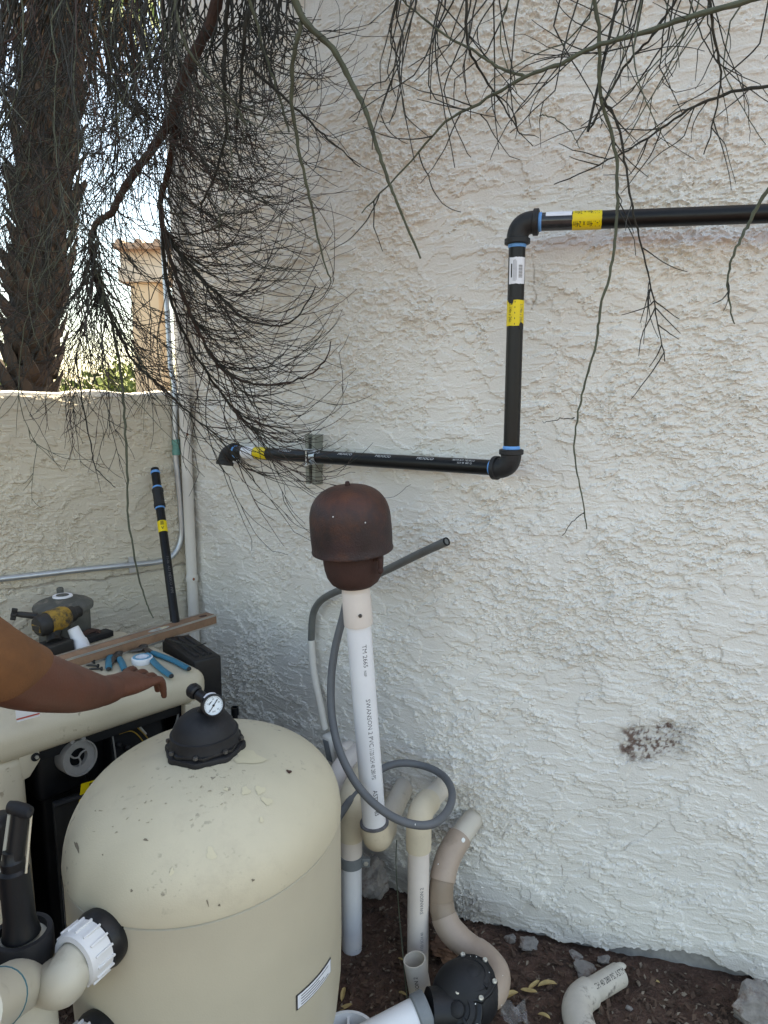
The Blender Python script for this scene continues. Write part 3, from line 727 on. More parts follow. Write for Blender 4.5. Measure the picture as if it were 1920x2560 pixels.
# elbow at its foot and the stub back to the wall
wh = on_wall(1013, 1962, -.02); wh2 = on_wall(1013, 1962, .03)
ec = axp(2108); dstub = (wh-ec).normalized()
MB().tube(bend(ec+ax*.065, ec, ec+dstub*.085, .055, 12), .0385, 28).build('elbow', 'pvc_cream', bl)
MB().lathe([(.0345, 0), (.0395, .001), (.0395, .006), (.0345, .007)], ec+ax*.060, ax, 28).build('joint_ring', 'grey_ink', bl)
MB().tube([ec+dstub*.06, wh], .0312, 24).build('stub', 'pvc_old', bl)

# ------------------------------------------------------------------ pvc pipes out of the wall behind the filter
def pvc_run(name, label, top_px, top_Y, foot_px, wall_px, r, mats, cat='pipe', fit=1.17, group='pvc pipes coming out of the wall', drop=.10):
    f = on_z(*foot_px, .0); top = on_axis(f, f+up, top_px[1]); wl = on_wall(*wall_px, -.02)
    t = thing(name, label, cat, (f.x, f.y, 0), group)
    wl.z = top.z+(wl.z-top.z)*.6
    MB().tube([f-up*.06, top-up*.05], r, 24).build('pipe', mats[0], t)
    d = (wl-top).normalized()
    MB().tube(bend(top-up*drop, top, top+d*.085, .05, 12), r*fit, 24).build('elbow', mats[1], t)
    MB().tube([top+d*.06, wl], r, 20).build('stub', mats[2], t)
    return t, f, top
ra = .0300
pa, fa_, ta = pvc_run('pvc_pipe', 'white pvc drop pipe with a grey clamp, right beside the cream filter tank', (886, 1990), 0, (880, 2368), (915, 1942), ra, ('pvc_white', 'pvc_cream', 'pvc_cream'), drop=.13)
cq = on_axis(fa_, fa_+up, 2148)
cl_ = MB().lathe([(ra+.001, -.016), (ra+.005, -.016), (ra+.005, .016), (ra+.001, .016)], cq, up, 28).build('clamp', 'grey_plastic', pa)
a, e, v = cyl_frame(cq, up); MB().box(cq-v*(-(ra+.010))*0+e.cross(up)*0+V(1,0,0)*(ra+.012)+e*.012, (.012,0,0), (0,.007,0), (0,0,.014)).build('lug', 'grey_plastic', cl_, bevel=.003)
MB().lathe([(.007, 0), (.007, .004), (.003, .005)], cq+V(1,0,0)*(ra+.012)+e*.019, e, 6).build('bolt', 'bolt', cl_)
MB().tube([cq+up*.016, cq+up*.09], ra*1.05, 24).build('sleeve', 'pvc_pink', pa)
pc, fc_, tc_ = pvc_run('pvc_pipe', 'white pvc drop pipe with a cream elbow beside the tan pipe', (1078, 2030), 0, (1044, 2425), (1118, 1978), ra, ('pvc_pink', 'pvc_cream', 'pvc_old'), drop=.11)
text_cyl('SWANSON 2', .014, on_axis(fc_, fc_+up, 2235), up, ra+.0004, 'print', 'grey_ink', pc, th0=-.35)
text_cyl('PVC 1120 SCH 40', .012, on_axis(fc_, fc_+up, 2345), up, ra+.0004, 'print', 'grey_ink', pc, th0=-.4, sx=.9)
# big elbow half hidden by the tank, and the small capped pipe above it
pbig = thing('pvc_elbow', 'fat cream pvc elbow turning down behind the filter tank dome', 'pipe', on_wall(880, 1905, .0), 'pvc pipes coming out of the wall')
wb = on_wall(903, 1880, -.02); cb = at(848, 1930, 2.12); MB().tube(bend(wb, cb, cb+V(-.02, -.02, -.35), .07, 12), [.040]*4+[.041]*9+[.036], 24).build('elbow', 'pvc_pink', pbig)
psm = thing('pipe_stub', 'small pinkish pipe stub poking out of cracked plaster', 'pipe', on_wall(885, 1862, 0))
wq = on_wall(886, 1858, -.02); eq = on_wall(850, 1880, .075); dq = (eq-wq).normalized()
MB().lathe([(.0185, 0), (.0185, .05), (.0215, .052), (.0215, .085), (.019, .09)], wq, dq, 20).build('stub', 'pvc_pink', psm)
# ------------------------------------------------------------------ tan pipe snaking down to the black valve
wt = on_wall(1188, 2040, -.02); w1 = at(1150, 2092, 1.93)
VC = on_z(1163, 2478, .150)                                   # valve centre
g0 = on_z(1105, 2255, .33); 
tp_px = [(1150,2088,None)]
q1 = at(1122, 2140, 1.88); q2 = at(1106, 2200, 1.84); q3 = at(1104, 2262, 1.82); q4 = at(1122, 2318, 1.79); q5 = at(1165, 2362, 1.76); q6 = at(1212, 2396, 1.72); q7 = at(1240, 2436, 1.665); q8 = at(1228, 2484, 1.60)
tan = thing('tan_pipe', 'tan pvc pipe with several elbows from the wall to the black valve', 'pipe', (q5.x, q5.y, 0))
MB().tube([wt, w1, w1.lerp(q1, .3)], .0315, 24).build('wall_stub', 'pvc_old', tan)
pth = smooth_path([w1.lerp(q1, .05), q1, q2, q3, q4, q5, q6, q7, q8, VC.lerp(q8, .4)], 6)
MB().tube(pth, .0335, 26).build('pipe', 'pvc_tan_dark', tan)
n = len(pth); cuts = [0, 12, 17, 21, 27, 33, n-1]; ms = ['pvc_tan', 'pvc_tan_dark', 'pvc_tan_dark', 'pvc_tan', 'pvc_tan', 'pvc_tan']; rs = [.0365, .0340, .0352, .0366, .0354, .0372]
for k in range(6):
    seg = pth[cuts[k]:cuts[k+1]+(1 if k < 2 else 2)]; MB().tube(seg, rs[k], 26).build('elbow' if k in (0, 3, 5) else 'coupling', ms[k], tan)
for px, py, Y in ((1158,2037,1.865), (1300-45,2410,1.63), (1242,2440,1.628)):
    pass
for k, (i_, tt) in enumerate(((2, .35), (45, .3), (52, .1), (9, -.6), (48, 1.0))):
    i_ = min(i_, n-2); a, e, v = cyl_frame(pth[i_], pth[i_+1]-pth[i_]); d = e*math.cos(tt)+v*math.sin(tt); u_ = (pth[i_+1]-pth[i_]).normalized(); w2 = u_.cross(d)
    sz = (.0075, .0035, .003, .0022, .003)[k]
    MB().ball(pth[i_]+d*.0362, u_*sz, w2*sz*.8, d*.0009, 10, 4).build('paint_splash', 'paint_fleck', tan)

# open stub beside the valve
f1 = on_z(1054, 2500, 0.0); t1 = on_axis(f1, f1+up, 2398)
stb = thing('open_pipe', 'short open-ended pvc pipe standing in the soil beside the black valve', 'pipe', (f1.x, f1.y, 0))
t1 = t1+V(-.02, 0, 0); dd_ = (t1-f1).normalized(); L = (t1-f1).length
MB().lathe([(.0305, -.05), (.0305, L-.001), (.0300, L), (.0268, L), (.0265, L-.16), (.001, L-.16)], f1, dd_, 32).build('pipe', 'pvc_old', stb)
text_cyl('SWANSON 2', .015, on_axis(f1, t1, 2455), dd_, .0309, 'print', 'black_ink', stb, th0=.18)
# loose elbow and pipe
A_ = on_z(1548, 2437, .038); B_ = on_z(1432, 2506, .040); C_ = on_z(1462, 2600, .040)
lo_ = thing('loose_pipe', 'dirty offcut of pvc pipe with an elbow lying on the soil', 'pipe', (B_.x, B_.y, 0))
da = (A_-B_).normalized(); La = (A_-B_).length
MB().lathe([(.0315, .03), (.0315, La-.002), (.031, La), (.0275, La), (.027, La-.12), (.001, La-.12)], B_, da, 32).build('pipe', 'pvc_dirty', lo_)
MB().tube(bend(B_+da*.062, B_, C_, .055, 12), [.039]*14, 28).build('elbow', 'pvc_dirty', lo_)
text_cyl('SCH 40 280 PSI ASTM', .021, B_.lerp(A_, .66), da, .0319, 'print', 'black_ink', lo_, th0=.10, sx=.62)
MB().ball(A_+up*.026+da*.004, (.016,0,0), (0,.012,0), (0,0,.007), 8, 6).build('glue_lump', 'pvc_dirty', lo_)

# black diverter valve: lumpy body, two bolted round covers
vv = thing('diverter_valve', 'lumpy black plastic valve with pale bolts and white paint specks', 'valve', (VC.x, VC.y, 0))
GA = on_z(1030, 2548, .115); dv = (VC-GA).normalized()
def lobe(px, py, z, rad, ez, name, boltn, ph, depth=.05):
    c = on_z(px, py, z); ez = Vector(ez).normalized(); a, u_, v_ = frame(ez)
    MB().lathe([(rad*.55, -depth*1.5), (rad*.86, -depth), (rad*.95, -depth*.4), (rad*.97, 0)], c, ez, 36).build('chamber', 'black_plastic', vv)
    out = [c+(u_*math.cos(t)+v_*math.sin(t))*(rad*(1+.10*max(0, math.cos(boltn*(t-ph)))**3)) for t in [2*math.pi*k/72 for k in range(72)]]
    MB().prism(out, ez*.012).build(name, 'black_plastic', vv, bevel=.004, bseg=3)
    MB().lathe([(rad*.80, .011), (rad*.74, .022), (rad*.55, .027), (rad*.50, .022), (rad*.34, .023), (rad*.30, .034), (rad*.2, .038), (.001, .039)], c, ez, 36).build('boss', 'black_dusty', vv)
    for k in range(3):
        t = ph+.5+k*2.1; d = u_*math.cos(t)+v_*math.sin(t); MB().box(c+ez*.018+d*rad*.52, d*rad*.30, d.cross(ez)*.004, ez*.008).build('rib', 'black_plastic', vv, bevel=.002)
    for k in range(boltn):
        t = ph+2*math.pi*k/boltn; q = c+ez*.012+(u_*math.cos(t)+v_*math.sin(t))*rad*.95
        MB().lathe([(.0062, 0), (.0064, .003), (.0050, .005), (.0035, .0052), (.0035, .003)], q, ez, 14).build('bolt', 'bolt', vv)
    for k in range(20):
        t = random.uniform(0, 6.28); r = rad*math.sqrt(random.random())*.95; s_ = random.uniform(.0009, .0022); h = .0125 if r > rad*.8 else (.024 if r < rad*.5 else .022)
        MB().ball(c+ez*(h+.003*(r < rad*.45))+(u_*math.cos(t)+v_*math.sin(t))*r, u_*s_, v_*s_, ez*.0008, 7, 4).build('paint_speck', 'paint_fleck', vv)
    return c
tocam = (CAM-VC).normalized()
c1 = lobe(1178, 2448, .175, .060, tocam*.6+V(.10, .15, .75), 'cover', 6, .3)
c2 = lobe(1150, 2524, .135, .058, tocam*.9+V(-.25, -.05, .10), 'lower_cover', 5, .9)
MB().ball((c1+c2)/2-tocam*.04, (.085,0,0), (0,.075,0), (0,0,.085), 28, 18).build('body', 'black_dusty', vv)
MB().tube([VC-tocam*.03, VC.lerp(q8, .5), VC.lerp(q8, .85)], [.056, .052, .046], 24).build('outlet', 'black_plastic', vv)
MB().tube([GA+dv*.045, c2-tocam*.03], [.050, .054], 26).build('inlet', 'black_plastic', vv)
MB().lathe([(.045, 0), (.049, .004), (.049, .030), (.046, .034)], GA+dv*.012, dv, 30).build('union', 'grey_plastic', vv)
MB().tube([GA-dv*.22, GA+dv*.02], .042, 26).build('inlet_pipe', 'pvc_white', vv)
# ------------------------------------------------------------------ grey hose looped round the standpipe
hpx = [(872,1478,1.86),(858,1540,1.86),(838,1620,1.85),(828,1700,1.83),(830,1790,1.80),(850,1880,1.76),(895,1965,1.71),(955,2025,1.675),(1020,2058,1.66),(1080,2060,1.67),(1120,2025,1.74),(1130,1980,1.83),(1108,1940,1.93),(1060,1915,1.985),(1000,1908,1.99),(950,1925,1.97),(908,1962,1.93),(872,2005,1.88),(838,2060,1.84),(815,2120,1.80)]
hose = smooth_path([at(*q) for q in hpx], 7)
ht = thing('flexible_hose', 'grey flexible hose looping around the foot of the white standpipe', 'hose', at(1020, 2058, 1.66))
MB().tube(hose, .0108, 14).build('hose', 'grey_hose', ht)
for i_ in (58, 64):
    MB().ball(hose[i_]+(CAM-hose[i_]).normalized()*.0105, (.0012,0,0), (0,.0012,0), (0,0,.004), 6, 4).build('paint_speck', 'paint_fleck', ht)
# grey rigid conduit crossing behind the blower, its lower run painted white
gpx = [(1116,1354,.16),(1050,1384,.13),(960,1428,.10),(880,1464,.075),(830,1484,.055),(798,1506,.040),(782,1540,.034),(778,1600,.030)]
g1 = smooth_path([on_wall(*q) for q in gpx], 6)
wpx = [(778,1600,.030),(784,1680,.030),(800,1760,.030),(812,1822,.030)]
g2 = smooth_path([on_wall(*q) for q in wpx], 6)
gc = thing('conduit_stub', 'grey rigid conduit ending open in front of the wall, lower part painted white', 'conduit', on_wall(812, 1822, 0))
MB().tube(g1, .0118, 16).build('conduit', 'grey_conduit', gc)
MB().lathe([(.0119, 0), (.0119, .003), (.0085, .0032), (.008, -.03), (.001, -.03)], g1[0]-(g1[0]-g1[1]).normalized()*.001, (g1[0]-g1[1]), 16).build('open_end', 'black_void', gc)
MB().tube(g2, .0122, 16).build('painted_run', 'white_paint', gc)
ub = on_wall(824, 1835, .030); ue = on_wall(838, 1905, .030); dd_ = (ue-ub).normalized()
MB().box((ub+ue)/2, tw*.019, wn*.022, dd_*.048).build('conduit_body', 'white_paint', gc, bevel=.008, bseg=3)
MB().box((ub+ue)/2+wn*.0235, tw*.013, wn*.0015, dd_*.036).build('cover_plate', 'grey_plastic', gc, bevel=.001)
# thin wire hanging to the ground
wi = thing('thin_wire', 'thin green-grey wire hanging down to the soil between the pvc pipes', 'wire', on_z(1020, 2500, 0))
MB().tube(smooth_path([at(992,2100,1.92), at(990,2160,1.90), at(996,2260,1.86), at(1005,2360,1.80), at(1012,2440,1.74), on_z(1018,2505,.005), on_z(1010,2560,.006)], 6), .0017, 6).build('wire', 'twig_green', wi)

# ------------------------------------------------------------------ sand filter tank
SC = V(-.405, 1.51, .649); SLX, SLY = .079, .058
LID = at(514, 1866, 1.50)
FB = V(SC.x, SC.y, 0)
tank = thing('sand_filter', 'large cream domed sand filter tank with a black lid and gauge', 'filter', FB)
def tank_rings(prof, mats_slope):
    rings = []
    for r, z in prof:
        t = (z-SC.z)/(LID.z-SC.z); c = SC.lerp(LID, max(t, 0)) if t > 0 else V(SC.x, SC.y, z)
        c = V(c.x, c.y, z); wgt = 1.0 if t < 0 else 1-.55*t
        if z < .3: wgt = max(0, z/.3)
        rings.append([V(c.x+r*math.cos(q), c.y+r*math.sin(q), z+wgt*(SLX*r*math.cos(q)+SLY*r*math.sin(q))) for q in [2*math.pi*j/96 for j in range(96)]])
    return rings
RT = .305
Hd = LID.z-SC.z
dome = [(RT+.0012, SC.z+.0015), (RT+.0015, SC.z+.008)]
for k in range(1, 25):
    t = k/24; ang_ = t*math.pi/2
    r = RT*math.cos(ang_)**.80; z = SC.z+.010+(Hd-.010)*math.sin(ang_)**1.02
    if r > .075: dome.append((r, z))
dome.append((.07, LID.z-.001))
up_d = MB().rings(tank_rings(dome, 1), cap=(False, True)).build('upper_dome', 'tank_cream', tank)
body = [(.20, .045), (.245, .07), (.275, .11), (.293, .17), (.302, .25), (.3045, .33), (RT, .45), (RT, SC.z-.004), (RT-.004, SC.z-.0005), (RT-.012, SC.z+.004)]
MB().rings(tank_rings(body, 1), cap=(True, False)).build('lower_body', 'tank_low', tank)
MB().lathe([(.20, -.02), (.215, .0), (.205, .05), (.19, .06)], FB, up, 48).build('base', 'black_plastic', tank)
def tank_pt(px, py):
    """point and outward normal where the view ray meets the drum"""
    r = ray(px, py); o_ = CAM-V(SC.x, SC.y, 0); a = r.x**2+r.y**2; b = 2*(o_.x*r.x+o_.y*r.y); c = o_.x**2+o_.y**2-RT**2
    t = (-b-math.sqrt(max(b*b-4*a*c, 0)))/(2*a); p = CAM+r*t; nrm = V(p.x-SC.x, p.y-SC.y, 0).normalized(); return p, nrm
# lid: flange with lugs, dome, gauge
la = V(-.035, -.026, 1).normalized(); a, lu_, lv_ = frame(la)
out = []
for k in range(80):
    t = 2*math.pi*k/80; out.append(LID-la*.006+(lu_*math.cos(t)+lv_*math.sin(t))*(.0845+.0055*max(0, math.cos(8*t))))
lid = MB().prism(out, la*.014).build('lid_flange', 'black_dusty', tank, bevel=.003)
out = [LID+la*.008+(lu_*math.cos(2*math.pi*k/8+.2)+lv_*math.sin(2*math.pi*k/8+.2))*.084 for k in range(8)]
MB().prism(out, la*.008).build('flange_ring', 'black_plastic', tank, bevel=.002)
MB().lathe([(.078, .012), (.0760, .018), (.0745, .036), (.0745, .0385), (.0700, .040), (.0655, .053), (.056, .067), (.040, .079), (.020, .085), (.012, .087)], LID, la, 56).build('lid_dome', 'black_dusty', tank)
for k in range(8):
    t = 2*math.pi*k/8; q = LID+la*.014+(lu_*math.cos(t)+lv_*math.sin(t))*.082
    MB().lathe([(.0055, 0), (.0055, .006), (.003, .007)], q, la, 6).build('bolt', 'tool_steel', lid)
GC = at(533, 1763, 1.455); gd = (CAM-GC); gd = (gd.normalized()+V(.25, 0, -.18)).normalized()
gt = thing('pressure_gauge', 'round pressure gauge with a pale dial on the black filter lid', 'gauge', LID+la*.085)
gr = pxm(GC, 28)
MB().lathe([(gr*.8, -.020), (gr*.97, -.018), (gr, -.004), (gr, .005), (gr*.86, .006), (gr*.85, .001)], GC, gd, 40, cap=(True, False)).build('case', 'black_plastic', gt)
dial = MB().lathe([(gr*.86, .0012), (gr*.85, .0022), (.0001, .0022)], GC, gd, 40).build('dial', 'gauge_face', gt)
_, gu, gv = frame(gd); gv = (up-gd*up.dot(gd)).normalized(); gu = gv.cross(gd)
dn_ = (gu*.62+gv*.78).normalized(); pp = gd.cross(dn_)
MB().prism([GC+gd*.003+dn_*gr*.62+pp*.0008, GC+gd*.003-dn_*gr*.70+pp*.0004, GC+gd*.003-dn_*gr*.70-pp*.0004, GC+gd*.003+dn_*gr*.62-pp*.0012], gd*.0006).lathe([(.0025, .0024), (.0025, .0042)], GC, gd, 10).build('needle', 'black_ink', gt)
tk = MB()
for k in range(25):
    t = math.radians(-135+k*11.25); d = gv*math.cos(t)+gu*math.sin(t); p2 = gd.cross(d); r0 = gr*(.66 if k % 4 == 0 else .72)
    tk.add([GC+gd*.0024+d*r0-p2*.0003, GC+gd*.0024+d*gr*.79-p2*.0003, GC+gd*.0024+d*gr*.79+p2*.0003, GC+gd*.0024+d*r0+p2*.0003], [(0,1,2,3)])
tk.build('scale_ticks', 'black_ink', dial, fix=False)
text_flat('psi', .006, GC+gd*.0025-gv*gr*.52, gu, gv, 'lettering', 'black_ink', dial)
for k, s_ in enumerate(('0', '15', '30', '45', '60')):
    t = math.radians(-135+k*67.5); text_flat(s_, .0048, GC+gd*.0025+(gv*math.cos(t)+gu*math.sin(t))*gr*.54, gu, gv, 'lettering', 'black_ink', dial)
cyl = []
for k in range(9):
    t = -.75+1.15*k/8; d = gv*math.cos(t)+gu*math.sin(t); cyl += [GC-gd*.017+d*(gr+.0006), GC-gd*.001+d*(gr+.0006)]
MB().add(cyl, [(2*k, 2*k+1, 2*k+3, 2*k+2) for k in range(8)]).build('white_sticker', 'white_label', gt, fix=False)
RV = at(484, 1727, 1.49)
MB().tube([GC-gd*.006, GC.lerp(RV, .5), RV.lerp(GC, .25)], [.013, .012, .012], 16).build('tee', 'black_plastic', gt)
MB().lathe([(.013, -.012), (.0165, -.008), (.0170, .004), (.013, .010), (.006, .012)], RV, (RV-GC), 16).build('relief_knob', 'black_plastic', gt)
MB().tube([LID+la*.080, LID+la*.10+V(.01,-.01,0), GC-gd*.012-gv*gr*.6], [.013, .011, .010], 14).build('stem', 'black_plastic', gt)
# marks on the dome: old drops, dirt
def dome_pt(px, py):
    r = ray(px, py); dg_ = None
    best = None
    def inside(Y):
        p = CAM+r*(Y/r.y); t = (p.z-SC.z)/Hd
        c = SC.lerp(LID, min(max(t, 0), 1)); rad = math.hypot(p.x-c.x, p.y-c.y)
        tz = min(max((p.z-SLX*(p.x-c.x)*(1-.55*t)-SLY*(p.y-c.y)*(1-.55*t)-SC.z-.01)/(Hd-.01), 0), .9999)
        return rad <= RT*math.cos(math.asin(tz**(1/1.02)))**.80, p
    for k in range(90):
        ok_, p = inside(1.15+.008*k)
        if ok_:
            lo_y, hi_y = 1.15+.008*(k-1), 1.15+.008*k
            for _ in range(12):
                m_y = (lo_y+hi_y)/2
                if inside(m_y)[0]: hi_y = m_y
                else: lo_y = m_y
            best = inside(hi_y)[1]; break
    if best is None: return None
    c = SC.lerp(LID, .1); n_ = V((best.x-c.x)/RT**2, (best.y-c.y)/RT**2, (best.z-SC.z)/Hd**2).normalized(); return best, n_
rsp = random.Random(3)
speck = []
for _ in range(26):
    gx_, gy_ = rsp.choice(((470,1945), (330,2030), (520,1990), (400,2060), (300,2045)))
    speck.append((gx_+rsp.gauss(0, 42), gy_+rsp.gauss(0, 26), rsp.uniform(1.0, 5.5), rsp.uniform(.8, 2.0), rsp.uniform(-1.0, .2), 'dirt_smudge'))
for k, (px, py, sx_, sy_, ang_, m_) in enumerate(tuple(speck)+((622,1895,36,17,.1,'pale_spot'),(614,1978,11,10,.3,'pale_spot'),(650,1976,13,10,.2,'pale_spot'),(667,2003,15,8,.35,'pale_spot'),(565,1974,6,4,0,'pale_spot'),(528,2134,11,17,-.3,'pale_spot'),(653,2050,5,7,0,'pale_spot'),(430,2180,5,10,.3,'pale_spot'),
        (194,2117,4,14,-.35,'dirt_spot'),(722,1930,7,4,.3,'rust_tool'),(258,2137,2,2,0,'dirt_spot'),(548,2262,3,3,0,'dirt_spot'),(365,2100,6,3,.2,'dirt_spot'),(330,2226,3,4,0,'dirt_spot'),(632,2200,4,3,0,'dirt_spot'),(519,2256,1.6,9,-.3,'dirt_spot'))):
    q = dome_pt(px, py)
    if not q: continue
    pts = []; ok = True
    for rg_ in (0, .55, 1):
        for j in range(14 if rg_ else 1):
            t = 2*math.pi*j/14; rr = rg_*(1+.22*math.sin(3*t+k)+.12*math.sin(5*t+2*k)); x = sx_*math.cos(t)*rr; y = sy_*math.sin(t)*rr
            e_ = dome_pt(px+x*math.cos(ang_)-y*math.sin(ang_), py+x*math.sin(ang_)+y*math.cos(ang_))
            if e_ is None: ok = False; break
            pts.append(e_[0]+e_[1]*.0016)
    if ok:
        fs = [(0, 1+j, 1+(j+1) % 14) for j in range(14)]+[(1+j, 15+j, 15+(j+1) % 14, 1+(j+1) % 14) for j in range(14)]
        MB().add(pts, fs).build('spot', m_, up_d, fix=False)
# rating label near the bottom and paper label on the left
p, n_ = tank_pt(794, 2458); tq = up.cross(n_).normalized()
if tq.x < 0: tq = -tq
def drum_patch(cx_px, z0, z1, da0, da1, name, m, off=.0016, slope=0.0):
    p, n_ = tank_pt(*cx_px); a0 = math.atan2(n_.y, n_.x); vs = []
    for k in range(9):
        a_ = a0+da0+(da1-da0)*k/8; d = V(math.cos(a_), math.sin(a_), 0); dz = slope*(k-4)/8
        for z in (z0, z1): 
            zz = p.z+z+dz
            rr = np.interp(zz, [.045,.07,.11,.17,.25,.33,.45,.7], [.2,.245,.275,.293,.302,.3045,RT,RT])
            vs.append(V(SC.x, SC.y, zz)+d*(rr+off))
    return MB().add(vs, [(2*k, 2*k+2, 2*k+3, 2*k+1) for k in range(8)]).build(name, m, tank, fix=False)
drum_patch((790, 2460), -.018, .018, -.20, .20, 'rating_label_edge', 'black_ink', .0016)
drum_patch((790, 2460), -.0155, .0155, -.19, .19, 'rating_label', 'white_label', .0024)
for k in range(4): drum_patch((790, 2460), -.011+k*.0065, -.009+k*.0065, -.16, .15-.06*(k % 3), 'print_line', 'grey_ink', .0030)
drum_patch((162, 2290), -.14, .075, -.30, .035, 'paper_label', 'white_label', .0020)
# bulkhead unions
def bulkhead(px, py, par):
    p, n_ = tank_pt(px, py)
    MB().lathe([(.050, -.02), (.056, .0), (.058, .012), (.054, .026), (.047, .028)], p, n_, 40).build('gasket', 'black_plastic', par)
    o_ = p+n_*.026
    nut = MB().lathe([(.046, 0), (.0515, .002), (.0525, .040), (.049, .047), (.040, .049), (.0365, .046), (.0365, .03)], o_, n_, 48, cap=(True, False)).build('union_nut', 'nut_white', par)
    _, u_, v_ = frame(n_)
    for k in range(16):
        t = 2*math.pi*k/16; d = u_*math.cos(t)+v_*math.sin(t); q = d.cross(n_)
        MB().box(o_+n_*.020+d*.0535, q*.0022, d*.0026, n_*.0195).build('grip_rib', 'nut_white', nut, bevel=.001)
    return p, n_
b1, n1 = bulkhead(262, 2338, tank)
b2, n2 = bulkhead(258, 2590, tank)

# ------------------------------------------------------------------ push-pull valve in the left foreground
vt = on_axis(at(62, 2400, 1.20), at(62, 2400, 1.20)+up, 2400)
VX, VY = vt.x, vt.y
bw = thing('slide_valve', 'cream pipe valve with black collar, stem and T handle in the lower left', 'valve', (VX, VY, 0))
def vz(py): return on_axis(V(VX, VY, 0), V(VX, VY, 1), py)
mz, mb_ = vz(2345), vz(2410)
o1 = b1+n1*.07
MB().tube([V(VX, VY, -.02), V(VX, VY, mb_.z-.03), V(VX, VY, mz.z)], [.047, .049, .050], 32).build('body', 'valve_cream', bw)
jc = V(VX, VY, b1.z-.03)
MB().tube(smooth_path([V(VX-.005, VY, b1.z-.14), V(VX+.022, VY+.012, b1.z-.085), o1+n1*.030-up*.022, o1+n1*.004-up*.002, o1-n1*.03], 6), [.040, .041, .041, .039, .036, .036], 28).build('outlet', 'valve_cream', bw)
kk = on_z(-60, 2420, .0)
L0 = V(VX, VY, vz(2440).z-.01); L1 = at(-10, 2500, 1.03); L2 = L1+(L1-L0)*.7
MB().tube([L0, L0.lerp(L1, .5), L1, L2], [.047, .046, .046, .046], 28).build('inlet', 'valve_cream', bw)
dL = (L1-L0).normalized(); MB().lathe([(.0465, 0), (.0475, .003), (.0465, .006)], L0.lerp(L1, .97), dL, 28).build('primer_ring', 'teal_primer', bw)
rg = pxm(vt, 71)
MB().lathe([(rg*.86, -.010), (rg*.97, -.008), (rg, .004), (rg, .042), (rg*.97, .048), (rg*.80, .048), (rg*.78, .030), (.02, .030)], vz(2385), up, 44).build('collar', 'black_dusty', bw)
sz0 = vz(2335)
MB().lathe([(.034, 0), (.030, .02), (.0275, .04), (.0265, .13), (.021, .135), (.021, .15), (.017, .155), (.0155, .17)], sz0-V(.002,0,0), V(-.035,0.02,1), 24).build('stem_housing', 'black_plastic', bw)
hh = at(50, 2024, 1.22)
hd_ = (at(92, 2034, 1.20)-at(8, 2010, 1.24)).normalized()
MB().rings([[hh+hd_*x+(V(0,-1,.2).normalized()*math.cos(q)*a_+V(0,.2,1).normalized()*math.sin(q)*b_) for q in [2*math.pi*j/16 for j in range(16)]] for x, a_, b_ in ((-.033,.004,.004), (-.030,.013,.010), (-.012,.017,.0125), (.012,.017,.0125), (.028,.014,.010), (.033,.005,.004))]).build('handle', 'black_dusty', bw)
MB().tube([sz0+V(-.006,0,.13), hh-V(0,0,.006)], [.0165, .0155], 20).build('stem', 'black_plastic', bw)
for dx, m_, r_ in ((-.024, 'valve_cream', .0042), (.020, 'heater_cream', .0022)): MB().tube([sz0+V(dx, -.006, .13), hh+V(dx*.9, .004, -.012)], r_, 10).build('guide_rod', m_, bw)
pl = at(4, 2160, 1.30); MB().box(pl+V(-.012, .03, 0), (.018,0,0), (0,.03,0), (0,0,.085)).build('side_block', 'black_plastic', bw, bevel=.010, bseg=3)
# white bottle behind the valve
bq = on_z(68, 2600, 0.0); bq = at(68, 2560, 1.42); bq.z = 0
zt = on_axis(bq, bq+up, 2478).z
can = thing('spray_can', 'white can with a printed label standing on the soil behind the valve', 'can', bq)
MB().lathe([(.030, 0), (.033, .004), (.033, zt-.02), (.029, zt-.006), (.018, zt), (.016, zt+.01)], bq, up, 28).build('body', 'can_white', can)
a, e, v = cyl_frame(bq, up)
zl = on_axis(bq, bq+up, 2552).z
cyl_patch(bq, up, .0334, zl-.012, zl+.002, -1.2, 1.2, 'orange_band', 'can_orange', can)
for k in range(10): cyl_patch(bq, up, .0335, zl+.012, zl+.030, -.5+k*.09, -.5+k*.09+.04*(1+(k % 2))/2, 'bar', 'grey_ink', can, 2)
cyl_patch(bq, up, .0335, zl+.040, zl+.045, -.8, .1, 'print_line', 'grey_ink', can, 5)
cyl_patch(bq, up, .0335, zl+.005, zl+.009, -.8, .5, 'print_line', 'grey_ink', can, 5)
# white basket rim at the bottom edge
kb = on_z(868, 2592, .10)
bk = thing('strainer_basket', 'white ring-shaped strainer basket at the bottom edge in front of the valve', 'basket', (kb.x, kb.y, 0))
MB().lathe([(.058, -.10), (.066, -.02), (.073, -.004), (.074, .0), (.072, .004), (.064, .004), (.0625, -.004), (.052, -.085), (.001, -.085)], kb, up, 44).build('rim', 'nut_white', bk)
for k in range(3):
    t = 1.57+k*2.1; MB().box(kb+V(math.cos(t), math.sin(t), 0)*.032-up*.012, V(math.cos(t), math.sin(t), 0)*.03, V(-math.sin(t), math.cos(t), 0)*.003, up*.006).build('spoke', 'nut_white', bk)

